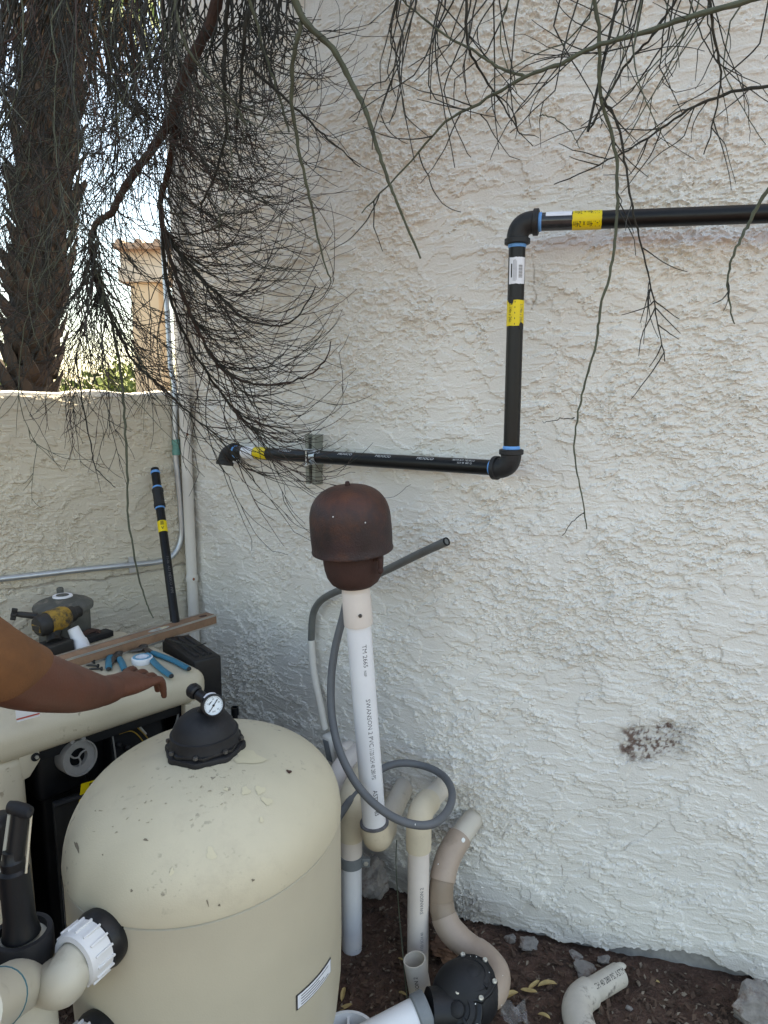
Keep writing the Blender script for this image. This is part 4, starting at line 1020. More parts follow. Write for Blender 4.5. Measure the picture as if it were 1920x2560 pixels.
# ------------------------------------------------------------------ pool heater
random.seed(21)
ZT = .82
FR = on_z(508, 1672, ZT); FLp = on_z(8, 1822, ZT)
hu = (FLp-FR); HW = hu.length+.02; hu.normalize(); hv = V(-hu.y, hu.x, 0)
if hv.y < 0: hv = -hv
HD = .54
FR0 = V(FR.x, FR.y, 0)
def hp(u, v, z): return FR0+hu*u+hv*v+up*z
def on_h(px, py, v=0.0):
    r = ray(px, py); t = ((FR0+hv*v)-CAM).dot(hv)/r.dot(hv); return CAM+r*t
heater = thing('pool_heater', 'cream pool heater with its front panel off, showing black insides', 'heater', hp(HW/2, HD/2, 0))
def hbox(name, m, u0, u1, v0, v1, z0, z1, bev=.004, seg=2, par=None):
    return MB().box(hp((u0+u1)/2, (v0+v1)/2, (z0+z1)/2), hu*(u1-u0)/2, hv*(v1-v0)/2, up*(z1-z0)/2).build(name, m, par or heater, bevel=bev, bseg=seg)
hbox('top_cover', 'heater_cream', -.012, HW+.02, -.012, HD, ZT-.098, ZT, .040, 6)
hbox('back_panel', 'black_plastic', 0, HW, HD-.03, HD-.01, .05, ZT-.06)
hbox('side_panel', 'heater_cream', HW-.02, HW-.004, .05, HD-.03, .05, ZT-.06)
hbox('side_panel', 'black_plastic', .004, .02, .05, HD-.03, .05, ZT-.06)
hbox('base_tray', 'heater_cream', 0, HW, 0, HD, .0, .06, .015, 3)
hbox('post', 'heater_cream', HW-.062, HW+.012, -.004, .07, .05, ZT-.085, .022, 4)
hbox('post', 'heater_cream', .0, .05, -.002, .06, .05, ZT-.085, .015, 3)
hbox('inner_box', 'black_plastic', .06, HW-.13, .12, HD-.05, .06, ZT-.16, .012, 3)
hbox('control_box', 'black_void', .10, .26, .07, .13, ZT-.30, ZT-.11, .008, 2)
hbox('manifold', 'black_plastic', HW-.24, HW-.10, .05, .14, ZT-.26, ZT-.105, .02, 3)
hbox('header', 'black_void', .03, HW-.06, .03, .05, ZT-.13, ZT-.09)
for (px, py) in ((60, 1905), (470, 1785)):
    c = on_h(px+12, py, .0)
    br = MB().prism([c+hu*.022+up*.034, c-hu*.026+up*.030, c-hu*.028-up*.004, c-hu*.0-up*.040, c+hu*.024-up*.046], hv*.028).build('bracket', 'heater_cream', heater, bevel=.003)
    MB().lathe([(.011, 0), (.011, .002)], c-hu*.016+up*.008-hv*.001, -hv, 16).build('hole', 'black_void', br)
    MB().lathe([(.0045, 0), (.0045, .006)], c-hu*.018+up*.008-hv*.002, -hv, 8).build('bolt', 'bolt', br)
# fan inlet collar with three spokes
fc = on_h(196, 1893, .02); fr_ = pxm(fc, 45); fd = (-hv+V(.18, 0, .10)).normalized()
col_ = MB().lathe([(fr_*.98, -.05), (fr_, 0), (fr_*.99, .012), (fr_*.93, .012), (fr_*.92, .004), (fr_*.52, .002), (fr_*.50, -.012)], fc, fd, 40, cap=(False, False)).build('fan_collar', 'grey_collar', heater)
MB().lathe([(fr_*.9, -.012), (.001, -.012)], fc, fd, 30).build('fan_hole', 'black_void', col_)
_, fu, fv = frame(fd); o_ = fc+fv*fr_*.0
for k in range(3):
    t = 2*math.pi*k/3+.5; d = fu*math.cos(t)+fv*math.sin(t)
    MB().tube(smooth_path([fc+fd*.001, fc+d*fr_*.25+fd*.001+fd.cross(d)*.004, fc+d*fr_*.52+fd*.001], 4), .0025, 8).build('spoke', 'grey_collar', col_)
for dx in (-.016, .012): MB().tube([fc+up*fr_*.9+hu*dx, fc+up*(fr_+.045)+hu*dx+hv*.02], .007, 10).build('post_pin', 'grey_collar', col_)
# loose black panel with a yellow warning sticker
pa_ = on_h(128, 2003, -.012); pb_ = on_h(345, 1928, -.012)
n_ = -hv
pan = MB().prism([pa_, pb_, V(pb_.x, pb_.y, .12)+hu*(-.0), V(pa_.x, pa_.y, .12)], -hv*.016).build('lower_panel', 'black_plastic', heater, bevel=.004)
MB().tube([pa_-hv*.018-up*.006, pb_-hv*.018-up*.006], .005, 8).build('panel_lip', 'black_dusty', pan)
s0_, s1_, s2_, s3_ = (on_h(196, 2014, -.030), on_h(250, 1996, -.030), on_h(262, 1942, -.030), on_h(203, 1960, -.030))
stk = MB().add([s0_, s1_, s2_, s3_], [(0,1,2,3)]).build('warning_sticker', 'yellow_label', pan, fix=False)
text_flat('ES', .026, (s2_*.5+s3_*.5)-hv*.0012-up*.014-hu*(.000), -hu, up, 'lettering', 'black_ink', stk)
# wires
for k, (pts, m_, r_) in enumerate(((((300,1820),(320,1805),(345,1820),(372,1850),(378,1880)), 'wire_yellow', .0017), (((298,1835),(330,1828),(355,1850),(370,1880)), 'wire_yellow', .0017), (((330,1790),(345,1812),(365,1835)), 'wire_grey', .003), (((448,1755),(443,1800),(425,1840),(415,1860)), 'wire_grey', .0035), (((275,1800),(283,1850),(290,1900)), 'grey_collar', .0022))):
    MB().tube(smooth_path([on_h(x, y, .045) for x, y in pts], 5), r_, 7).build('wire', m_, heater)
for px, py in ((296,1862),(318,1868),(345,1872)): MB().ball(on_h(px, py, .06), (.009,0,0), (0,.009,0), (0,0,.009), 10, 8).build('terminal', 'black_dusty', heater)
q = on_h(252, 1812, .04); MB().box(q, hu*.010, hv*.001, up*.010).build('chip_label', 'white_label', heater)
# sticker on the cover front
q = on_h(62, 1790, -.0132); 
sk = [on_h(38, 1776, -.0132), on_h(95, 1762, -.0132), on_h(100, 1790, -.0132), on_h(42, 1806, -.0132)]
s_ = MB().add(sk, [(0,1,2,3)]).build('white_sticker', 'white_label', heater, fix=False)
MB().add([sk[3].lerp(sk[0], .18)-hv*.001, sk[2].lerp(sk[1], .18)-hv*.001, sk[2].lerp(sk[1], .30)-hv*.001, sk[3].lerp(sk[0], .30)-hv*.001], [(0,1,2,3)]).build('red_stripe', 'sticker_red', s_, fix=False)
# black side box on the right
zb_ = ZT+.008
bq_ = [on_z(484, 1654, zb_), on_z(553, 1638, zb_), on_z(474, 1586, zb_), on_z(404, 1594, zb_)]
sb = thing('vent_box', 'black metal vent box beside the heater, right under the leaning pipe', 'box', V(sum(p.x for p in bq_)/4, sum(p.y for p in bq_)/4, 0))
MB().prism([p-up*.155 for p in bq_], up*.155).build('box', 'black_plastic', sb, bevel=.006, bseg=3)
for t in (.28, .52, .76):
    a_ = bq_[0].lerp(bq_[1], t).lerp(bq_[3].lerp(bq_[2], t), .12); b_ = bq_[0].lerp(bq_[1], t).lerp(bq_[3].lerp(bq_[2], t), .9)
    MB().tube([a_+up*.001, b_+up*.001], .006, 8, flat=.6).build('rib', 'black_dusty', sb)
for k in range(2):
    c = bq_[0].lerp(bq_[3], .3+.4*k); MB().tube([V(c.x, c.y, 0)+hu*(-.03), V(c.x, c.y, zb_-.15)+hu*(-.03)], .012, 10).build('leg', 'black_plastic', sb)
tw_ = MB(); tw_.tube(smooth_path([bq_[3].lerp(bq_[0], .15)+up*.008, bq_[0].lerp(bq_[2], .4)+up*.014, bq_[1].lerp(bq_[2], .45)+up*.008], 5), .002, 6)
ltw = thing('fallen_twig', 'thin dry twig lying on the black vent box', 'twig', bq_[0].lerp(bq_[2], .4)); tw_.build('twig', 'twig', ltw)

# ------------------------------------------------------------------ grey lidded canister by the garden wall
gcn = at(158, 1512, 2.34); cn0 = V(gcn.x, gcn.y, 0); gr_ = pxm(gcn, 70)
cn = thing('grey_canister', 'round grey lidded canister standing against the beige garden wall', 'canister', cn0)
MB().lathe([(gr_*.7, 0), (gr_*.75, .3), (gr_*.86, gcn.z-.16), (gr_*.88, gcn.z-.02), (gr_*.90, gcn.z-.01)], cn0, up, 36).build('body', 'lid_grey', cn)
ld = MB().lathe([(gr_*.90, -.016), (gr_, -.012), (gr_*1.01, .0), (gr_*.98, .006), (gr_*.85, .014), (gr_*.55, .024), (gr_*.30, .028), (.001, .029)], gcn, up, 48).build('lid', 'lid_grey', cn)
MB().lathe([(gr_*.34, .0285), (gr_*.33, .0335), (.001, .0340)], gcn, up, 28).build('badge', 'white_label', ld)
MB().lathe([(gr_*.22, .0342), (gr_*.21, .0350), (.001, .0352)], gcn, up, 28).build('badge_centre', 'lid_grey', ld)
MB().lathe([(gr_*.12, .024), (gr_*.12, .042), (gr_*.1, .046)], gcn+V(-.03, .05, 0), up, 16).build('knob', 'lid_grey', ld)
for t in (-.5, .15, .7):
    d = V(math.sin(t), -math.cos(t), 0); MB().box(gcn+d*gr_*.93-up*.045, V(d.y, -d.x, 0)*.008, d*.006, up*.035).build('clip', 'lid_grey', cn, bevel=.002)
pe = at(186, 1578, 2.20)
pw = thing('pvc_tee', 'small clean white pvc fitting standing just below the drill', 'pipe fitting', V(pe.x, pe.y, pe.z-.08))
MB().lathe([(.0245, -.08), (.0245, -.035), (.021, -.03), (.018, .010), (.016, .012)], pe, V(-.45, .1, 1), 28).build('pipe', 'pvc_white', pw)

# ------------------------------------------------------------------ tools on the heater
def tz(px, py, dz=.0): return on_z(px, py, ZT+dz)
lv0, lv1 = tz(150, 1660, .020), tz(530, 1545, .020); ld_ = (lv1-lv0).normalized(); lp = V(-ld_.y, ld_.x, 0)
lvl = thing('spirit_level', 'long wooden spirit level with metal edges lying across the heater top', 'level', (lv0+lv1)/2-up*.019)
lc = (lv0+lv1)/2; lh = (lv1-lv0).length/2
MB().box(lc, ld_*lh, lp*.026, up*.0165).build('bar', 'wood', lvl, bevel=.002)
for s1 in (-1, 1):
    for s2 in (-1, 1): MB().box(lc+lp*s1*.0265+up*s2*.0162, ld_*(lh+.0005), lp*.0018, up*.0028).build('metal_edge', 'alu', lvl)
def oval(c, a_, b_, name, m, par, h=.0012):
    pts = [c+ld_*a_*math.cos(2*math.pi*k/24)+lp*b_*math.sin(2*math.pi*k/24) for k in range(24)]
    return MB().prism(pts, up*h).build(name, m, par)
ov = oval(line_x(lv0, lv1, 398)+up*.0158, .040, .012, 'vial_recess', 'zinc', lvl); oval(line_x(lv0, lv1, 410)+up*.0170, .012, .006, 'vial', 'pale_spot', ov)
oval(line_x(lv0, lv1, 508)+up*.0158, .016, .009, 'hang_hole', 'rust_tool', lvl)
def pliers(name, label, piv, jaws, h1, h2, m='tool_blue', dz=.008):
    P = tz(*piv, dz); t = thing(name, label, 'pliers', P-up*dz, 'pliers on the heater')
    for k, j in enumerate(jaws):
        J = [tz(*q, dz) for q in j]; MB().tube(smooth_path([P]+J, 4), [.0115]*(4*len(J)-3)+[.009, .008, .007, .0055], 10, flat=.55).build('jaw', 'tool_steel', t)
    MB().lathe([(.010, -.007), (.010, .007), (.006, .009)], P, up, 14).build('pivot', 'tool_steel', t)
    for hh_ in (h1, h2):
        pts = [P]+[tz(*q, dz) for q in hh_]; sp_ = smooth_path(pts, 5)
        k = 4; MB().tube(sp_[:k+3], .0065, 10, flat=.7).build('tang', 'tool_steel', t)
        g_ = MB().tube(sp_[k:], [.0075]+[.0098]*(len(sp_)-k-2)+[.0080], 12, flat=.75).build('grip', m, t)
        e_ = sp_[-1]; MB().ball(e_, (.0078,0,0), (0,.0078,0), (0,0,.006), 10, 6).build('grip_end', 'tool_black', g_)
    return t
pliers('pliers', 'open blue-handled pliers furthest right on the heater top', (362, 1618), (((345, 1612), (330, 1606)), ((348, 1624), (326, 1628))), ((388, 1634), (430, 1650), (472, 1672)), ((372, 1640), (398, 1668), (428, 1690)))
pliers('pliers', 'blue-handled pliers lying left of the others, just above the hand', (296, 1636), (((306, 1620), (318, 1612)), ((284, 1648), (276, 1662))), ((300, 1648), (306, 1660), (312, 1676)), ((276, 1642), (272, 1654), (272, 1672)))
tpc = tz(356, 1656, .0); tp = thing('tape_roll', 'small roll of blue and white tape beside the hand', 'tape', tpc)
MB().lathe([(.030, 0), (.031, .002), (.031, .016), (.029, .018), (.019, .018), (.018, .002)], tpc, up, 36).build('roll', 'white_label', tp)
MB().lathe([(.0275, .0182), (.0272, .019), (.0195, .019)], tpc, up, 36, cap=(False, False)).build('label', 'tape_blue', tp)
for k, (px, py, a_, lab) in enumerate(((222, 1656, .3, 'dark screw nearest the spirit level on the heater'), (232, 1664, -.1, 'dark screw in the middle of the three on the heater'), (240, 1672, .1, 'dark socket lying nearest the forearm on the heater'))):
    c = tz(px, py, .006); t = thing('screw', lab, 'screw', c-up*.006, 'loose screws on the heater'); d = V(math.cos(a_), math.sin(a_), 0)
    MB().lathe([(.0018, -.02), (.0032, -.012), (.0032, .012), (.006, .014), (.006, .018)], c, d, 10).build('shank', 'tool_black', t)
# rusty pipe wrench behind
rw = thing('pipe_wrench', 'rusty pipe wrench lying behind the spirit level', 'wrench', tz(190, 1596, 0))
w0, w1, w2 = tz(165, 1614, .012), tz(205, 1590, .020), tz(226, 1578, .026)
MB().tube([w0, w0.lerp(w1, .5), w1], [.012, .010, .012], 10, flat=.6).build('handle', 'rust_tool', rw)
MB().tube(smooth_path([w1, w2, w2+V(.02, .02, -.01), w2+V(.03, -.01, -.012)], 4), .013, 10, flat=.7).build('jaw', 'rust_tool', rw)
kx = tz(275, 1580, .012); ky = tz(180, 1608, .012)
bs = thing('black_strip', 'flat black metal strip lying along the back edge of the heater top', 'strip', (kx+ky)/2-up*.012)
MB().box((kx+ky)/2, (kx-ky)/2, V(-(kx-ky).normalized().y, (kx-ky).normalized().x, 0)*.022, up*.010).build('strip', 'black_dusty', bs, bevel=.003)
# cordless drill standing on its battery
db = tz(138, 1634, 0)
dr = thing('cordless_drill', 'yellow and black cordless drill with side handle standing on the heater', 'drill', db)
dh = at(112, 1560, db.y+.01)                                    # rear of the motor
ddir = (V(.50, .80, .08)).normalized()                          # muzzle points away from the camera
_, a2, b2_ = frame(ddir)
MB().lathe([(.012, -.030), (.028, -.027), (.034, -.018), (.035, .006), (.0355, .010)], dh, ddir, 24).build('rear_cap', 'tool_black', dr)
MB().lathe([(.0365, .008), (.037, .03), (.036, .062), (.032, .075), (.028, .080)], dh, ddir, 24).build('motor_body', 'drill_yellow', dr)
MB().box(dh-ddir*.030-b2_*.004, a2*.020, b2_*.011, ddir*.0015).build('rear_badge', 'drill_yellow', dr, bevel=.001)
MB().box(dh-ddir*.031-b2_*.004, a2*.017, b2_*.008, ddir*.0015).build('rear_plate', 'tool_black', dr)
MB().lathe([(.026, .080), (.026, .098), (.020, .102), (.019, .122), (.010, .130), (.004, .132)], dh, ddir, 20).build('chuck', 'tool_black', dr)
MB().tube([dh+ddir*.03-up*.02, (dh+ddir*.02).lerp(db, .5), db+up*.035], [.024, .021, .024], 16).build('grip', 'tool_black', dr)
MB().box(db+up*.020, V(ddir.x, ddir.y, 0)*.046, V(-ddir.y, ddir.x, 0)*.036, up*.020).build('battery', 'tool_black', dr, bevel=.006, bseg=3)
sh = dh+ddir*.05; s_e = at(42, 1535, dh.y+.0); sdir = (s_e-sh).normalized()
MB().tube([sh, sh.lerp(s_e, .55)], .0045, 12).build('side_rod', 'alu', dr)
Ls = (s_e-sh).length
MB().lathe([(.010, Ls*.52), (.0115, Ls*.54), (.0095, Ls*.7), (.0095, Ls-.012), (.008, Ls)], sh, sdir, 14).build('side_handle', 'tool_black', dr)
_, u_, v_ = frame(sdir); star = [s_e+(u_*math.cos(2*math.pi*k/40)+v_*math.sin(2*math.pi*k/40))*(.015+.006*math.cos(5*2*math.pi*k/40)) for k in range(40)]
MB().prism(star, sdir*.016).build('star_knob', 'tool_black', dr, bevel=.002)

# ------------------------------------------------------------------ person reaching in from the left
def remesh(mb, voxel, name, m, parent, it=4):
    me = bpy.data.meshes.new('tmp'); o0 = tot(parent); me.from_pydata([tuple(q-o0) for q in mb.v], [], mb.f)
    bm = bmesh.new(); bm.from_mesh(me); bmesh.ops.recalc_face_normals(bm, faces=bm.faces); bm.to_mesh(me); bm.free()
    o = bpy.data.objects.new('tmp', me); col.objects.link(o)
    r = o.modifiers.new('r', 'REMESH'); r.mode = 'VOXEL'; r.voxel_size = voxel
    s_ = o.modifiers.new('s', 'SMOOTH'); s_.factor = .5; s_.iterations = it
    dg = bpy.context.evaluated_depsgraph_get(); m2 = bpy.data.meshes.new_from_object(o.evaluated_get(dg)); bpy.data.objects.remove(o)
    m2.name = name; m2.materials.clear(); m2.materials.append(MATS[m]); m2.polygons.foreach_set('use_smooth', [True]*len(m2.polygons)); m2.update()
    o = bpy.data.objects.new(name, m2); col.objects.link(o); o.parent = parent; return o
person = thing('person', 'person in a brown shirt reaching a bare arm over the heater tools', 'person', (-1.0, .93, 0))
E_ = at(35, 1686, 1.23); F1 = at(110, 1708, 1.33); F2 = at(190, 1724, 1.46); F3 = at(250, 1728, 1.57); WR = at(284, 1720, 1.63)
A0 = at(-60, 1635, 1.14); SH = A0+V(-.12, -.05, .14); CH = V(-.98, 1.00, 1.22); PV = V(-1.0, .92, .90); NK = V(-.97, 1.05, 1.46); HDc = V(-.93, 1.10, 1.60)
SH2 = V(-1.17, .88, 1.34); EL2 = V(-1.25, .93, 1.08); WR2 = V(-1.15, 1.1, .95)
body = MB()
body.tube(smooth_path([SH, A0, E_, F1, F2, F3, WR], 5), np.interp(np.linspace(0, 6, 31), [0, 1, 2, 3, 4, 5, 6], [.062, .058, .0595, .0555, .0490, .0360, .0320]), 18)
PALM = at(340, 1700, 1.715); d_ = (PALM-WR).normalized(); nb = V(-.1, -.72, .69); nb = (nb-d_*nb.dot(d_)).normalized(); lt = d_.cross(nb)
def palm_ring(c, w_, h_): return [c+lt*w_*math.cos(2*math.pi*j/16)+nb*h_*math.sin(2*math.pi*j/16) for j in range(16)]
KN = WR+d_*.098
body.rings([palm_ring(WR-d_*.02, .032, .028), palm_ring(WR+d_*.015, .036, .027), palm_ring(WR+d_*.050, .046, .025), palm_ring(KN-d_*.010, .048, .021), palm_ring(KN+d_*.004, .042, .014)])
for k, (lo2, ln, cv) in enumerate(((-.036, .95, .7), (-.0125, 1.08, .95), (.0118, 1.02, 1.2), (.0350, .82, 1.45))):
    b_ = KN+lt*lo2-d_*.008; k1 = b_+d_*.044*ln+nb*.005+lt*lo2*.30; k2 = k1+d_*.025*ln-nb*.015*cv-up*.004*k; k3 = k2+d_*.012*ln-nb*.019*ln-up*.006
    body.tube(smooth_path([b_, k1, k2, k3], 4), np.interp(np.linspace(0, 3, 13), [0, 1, 2, 3], [.0120, .0112, .0098, .0080]), 10)
    body.ball(b_+d_*.008+nb*.009, d_*.011, lt*.010, nb*.008, 10, 8)
tb = WR+d_*.032-lt*.034; body.tube(smooth_path([tb, tb+d_*.024-lt*.022-nb*.012, tb+d_*.052-lt*.026-nb*.022, tb+d_*.074-lt*.016-nb*.030], 4), np.interp(np.linspace(0, 3, 13), [0, 1, 2, 3], [.018, .014, .012, .009]), 10)
body.tube(smooth_path([PV-up*.05, PV+up*.1, CH, CH.lerp(NK, .6), NK, NK.lerp(HDc, .5)], 4), np.interp(np.linspace(0, 5, 21), [0, 1, 2, 3, 4, 5], [.13, .135, .15, .10, .056, .056]), 20)
body.tube([SH, SH.lerp(CH, .5)+up*.05, SH2], [.06, .10, .06], 16); body.tube(smooth_path([SH2, EL2, WR2], 6), np.linspace(.058, .030, 13), 14)
body.ball(WR2+V(.02, .04, -.02), (.03,0,0), (0,.05,0), (0,0,.025), 12, 8)
body.ball(HDc+up*.02, (.074,0,0), (0,.092,0), (0,0,.112), 20, 14); body.ball(HDc+V(.03,.085,.0), (.012,0,0), (0,.016,0), (0,0,.018), 8, 6)
for s_ in (-1, 1): body.ball(HDc+V(.072*s_,-.005,.01), (.012,0,0), (0,.02,0), (0,0,.03), 8, 6)
for s_ in (-1, 1):
    hip = PV+V(.09*s_, 0, -.04); kn = V(PV.x+.11*s_, PV.y+.05, .48); an = V(PV.x+.11*s_, PV.y-.02, .09)
    body.tube(smooth_path([hip, kn, an], 6), np.interp(np.linspace(0, 2, 13), [0, 1, 2], [.088, .060, .042]), 14); body.tube([an-up*.03-V(0,.05,0), an-up*.04+V(0,.17,0)], [.045, .035], 10)
remesh(body, .0046, 'body', 'skin', person, 6)
sh_ = MB()
arm_ = smooth_path([SH, A0, E_, F1], 6); ar = np.interp(np.linspace(0, 3, len(arm_)), [0, 1, 2, 3], [.062, .058, .0595, .0555])
sl_ = MB(); rings = []; K = 11
for i_ in range(K+2):
    ii = min(i_, K); tn = (arm_[min(ii+1, K+1)]-arm_[max(ii-1, 0)]).normalized(); e1 = (up-tn*tn.z).normalized(); e2 = tn.cross(e1)
    f_ = ii/K; rr = ar[ii]+.0085+(0 if i_ <= K else -.009)
    rings.append([arm_[ii]+tn*(.070*f_**3*math.sin(q)+(.004 if i_ == K+1 else 0)*0)+(e1*math.sin(q)+e2*math.cos(q))*(rr+.0022*math.sin(5*q+ii*1.1)*(1-.5*f_)) for q in [2*math.pi*j/36 for j in range(36)]])
sl_.rings(rings, cap=(True, False)); sl_.build('sleeve', 'shirt', person, ang=60)
sh_.tube(smooth_path([PV-up*.08, PV+up*.1, CH, CH.lerp(NK, .75)], 4), np.interp(np.linspace(0, 3, 13), [0, 1, 2, 3], [.155, .152, .168, .085]), 22)
sh_.tube([SH, SH.lerp(CH, .5)+up*.05, SH2], [.078, .115, .075], 16); sh_.tube([SH2, SH2.lerp(EL2, .8)], [.075, .07], 16)
remesh(sh_, .006, 'shirt', 'shirt', person, 4)
tr = MB()
for s_ in (-1, 1):
    hip = PV+V(.09*s_, 0, -.02); kn = V(PV.x+.11*s_, PV.y+.05, .48); an = V(PV.x+.11*s_, PV.y-.02, .10)
    tr.tube(smooth_path([hip, kn, an], 6), np.interp(np.linspace(0, 2, 13), [0, 1, 2], [.112, .084, .068]), 16)
tr.tube([PV+up*.05, PV-up*.06], [.145, .14], 18)
remesh(tr, .012, 'trousers', 'trousers', person, 3)
MB().ball(HDc+V(0,-.015,.045), (.080,0,0), (0,.094,0), (0,0,.095), 18, 12).build('hair', 'hair', person)

# ------------------------------------------------------------------ ground clutter
def rock(name, label, px, py, z, s, m='rock', seed=0, flat=.6, group='rubble at the foot of the wall', cat='rock'):
    c = on_z(px, py, z); bm = bmesh.new(); bmesh.ops.create_icosphere(bm, subdivisions=4, radius=1); rng = random.Random(seed)
    pl_ = [(V(rng.gauss(0,1), rng.gauss(0,1), rng.gauss(0,1)).normalized(), rng.uniform(.45, .85)) for _ in range(14)]
    for v in bm.verts:
        p = v.co.copy()
        for n_, d in pl_:
            q = p.dot(n_)
            if q > d: p -= n_*(q-d)*.92
        k = 1+.10*math.sin(p.x*9+seed)*math.cos(p.y*8)+.06*math.sin(p.z*17+seed*2+p.x*13)
        v.co = V(p.x*s*k, p.y*s*k*.85, p.z*s*flat*k)
    me = bpy.data.meshes.new(name); bm.to_mesh(me); bm.free(); me.materials.append(MATS[m])
    me.polygons.foreach_set('use_smooth', [True]*len(me.polygons)); me.set_sharp_from_angle(angle=math.radians(28))
    o = bpy.data.objects.new(name, me); col.objects.link(o); o.location = c; o.rotation_euler.z = seed*1.3
    return tag(o, label, cat, group)
rock('concrete_lump', 'big grey concrete lump at the right edge of the soil', 1890, 2515, .05, .080, seed=3, flat=.9)
rock('concrete_lump', 'flat grey concrete chip lying beyond the loose pipe', 1465, 2422, .012, .042, seed=5, flat=.4)
rock('concrete_lump', 'pale jagged concrete piece between tan pipe and wall', 1322, 2360, .012, .036, seed=8, flat=.55)
rock('concrete_lump', 'small concrete chip just right of the tan elbow', 1277, 2345, .012, .022, seed=9)
rock('concrete_lump', 'small grey chip above the end of the loose pipe', 1510, 2398, .012, .026, seed=12, flat=.5)
rock('concrete_lump', 'narrow grey chip close to the wall left of the loose pipe', 1440, 2388, .012, .024, seed=14, flat=.5)
rock('stone', 'reddish flat stone behind the open pvc stub', 1120, 2365, .03, .065, 'rock_red', 15, .55, cat='stone')
rock('stone', 'pale broken lump beside the grey pipe clamp', 925, 2195, .10, .070, 'rock', 17, 1.1, cat='stone')
rock('stone', 'tiny tan pebble in front of the loose pipe', 1572, 2520, .006, .012, 'rock', 19, cat='stone')
rock('stone', 'tiny pebble on bare soil left of the big concrete lump', 1775, 2535, .005, .009, 'rock', 20, cat='stone')
rng = np.random.RandomState(8)
def scatter(name, m, n, smin, smax, label, box=(-.9, 1.5, .75, 2.45), thick=False, seed=1, tall=.5):
    rng = np.random.RandomState(seed); x = rng.uniform(box[0], box[1], n); y = rng.uniform(box[2], box[3], n)
    xw = np.interp(x, WP[:,1], WP[:,2]); k = y < xw-.015; x, y = x[k], y[k]; n = len(x); z = ground_h(x, y)+.003
    s = rng.uniform(smin, smax, n); a = rng.rand(n)*6.283; asp = rng.uniform(.18, .7, n); tx = rng.normal(size=n)*tall*s; ty = rng.normal(size=n)*tall*s
    ca, sa = np.cos(a), np.sin(a); out = []
    for dx, dy, hh in ((-1,-.2,0), (0,-1,.3), (1,.1,0), (.1,1,.25)):
        px = dx*s*1.0; py = dy*s*asp; out.append(np.stack([x+px*ca-py*sa, y+px*sa+py*ca, z+hh*s*.5+np.abs(tx)*(dx+1)/2+np.abs(ty)*(dy+1)/2], -1))
    Vt = np.stack(out, 1).reshape(-1, 3)
    o = mesh_np(name, Vt, np.arange(4*n).reshape(-1, 4), m, None, smooth=False); return tag(o, label, None, None, 'stuff')
scatter('leaf_litter', 'litter', 16000, .004, .013, 'brown leaf litter covering the soil', seed=2)
scatter('bark_chips', 'chips', 4200, .0025, .010, 'pale chips scattered over the soil', seed=3)
lf = [(1335,2458,18,.5,'upright dry leaf of the pair right of the black valve'),(1368,2463,24,-.1,'flat dry leaf of the pair right of the black valve'),(1322,2480,22,-.5,'dry leaf nearest the tan elbow on the right'),(1360,2540,18,-.7,'dry leaf beside the lower end of the loose elbow'),(1638,2455,13,-1,'narrow dry leaf right of the loose pipe, near the wall'),(1270,2498,30,.35,'long thin dry leaf beside the valve'),
      (1035,2510,17,1.0,'dry leaf directly left of the valve body'),(1005,2482,14,-.6,'dry leaf touching the thin wire'),(1003,2398,11,-.8,'dry leaf left of the white drop pipe foot'),(858,2486,18,1.4,'upright dry leaf right of the filter tank'),(862,2518,20,.25,'dry leaf lying below the upright leaf by the tank'),(822,2545,17,.4,'dry leaf nearest the filter tank base'),(830,2452,12,1.0,'small dry leaf against the tank side'),(700,2570,14,.2,'dry leaf at the bottom edge below the tank')]
for k, (px, py, l, a_, lab) in enumerate(lf):
    c = on_z(px, py, .012); c.z = float(ground_h(c.x, c.y))+.012; s_ = pxm(c, l); d = V(math.cos(a_), math.sin(a_), .25).normalized(); sd_ = d.cross(up).normalized(); nn_ = sd_.cross(d)
    t = thing('dry_leaf', lab, 'leaf', c, 'dry yellow leaves on the soil'); mb = MB(); rows = []
    for i_ in range(9):
        x = -1+2*i_/8; w_ = .30*s_*math.sqrt(max(0, 1-abs(x)**1.8))+.0004; cc = c+d*s_*x+nn_*s_*.18*(1-x*x)*(1 if k % 2 else -.6)
        rows.append([cc-sd_*w_+nn_*w_*.6, cc, cc+sd_*w_+nn_*w_*.6])
    mb.add([q for r_ in rows for q in r_], [(3*i_+j, 3*i_+j+1, 3*i_+j+4, 3*i_+j+3) for i_ in range(8) for j in range(2)]); mb.build('blade', 'dry_leaf', t, fix=False)
c = on_z(1285, 2540, .02); fm = thing('plastic_film', 'scrap of clear plastic film on the soil below the valve', 'film', c)
g_ = [[c+V(-.03+.013*i_, -.03+.013*j, .014*math.sin(i_*1.9+j)+.012*math.cos(j*2.3)) for i_ in range(6)] for j in range(6)]
MB().add([q for r_ in g_ for q in r_], [(6*j+i_, 6*j+i_+1, 6*j+i_+7, 6*j+i_+6) for j in range(5) for i_ in range(5)]).build('film', 'plastic_film', fm, fix=False)
bf = on_wall(587, 1768, .14); bpz = thing('black_fitting', 'small black open pipe end standing behind the filter dome', 'pipe fitting', V(bf.x, bf.y, 0))
MB().lathe([(.010, 0), (.010, bf.z-.03), (.014, bf.z-.028), (.014, bf.z), (.010, bf.z), (.009, bf.z-.03), (.001, bf.z-.03)], V(bf.x, bf.y, 0), up, 20).build('pipe', 'black_plastic', bpz)

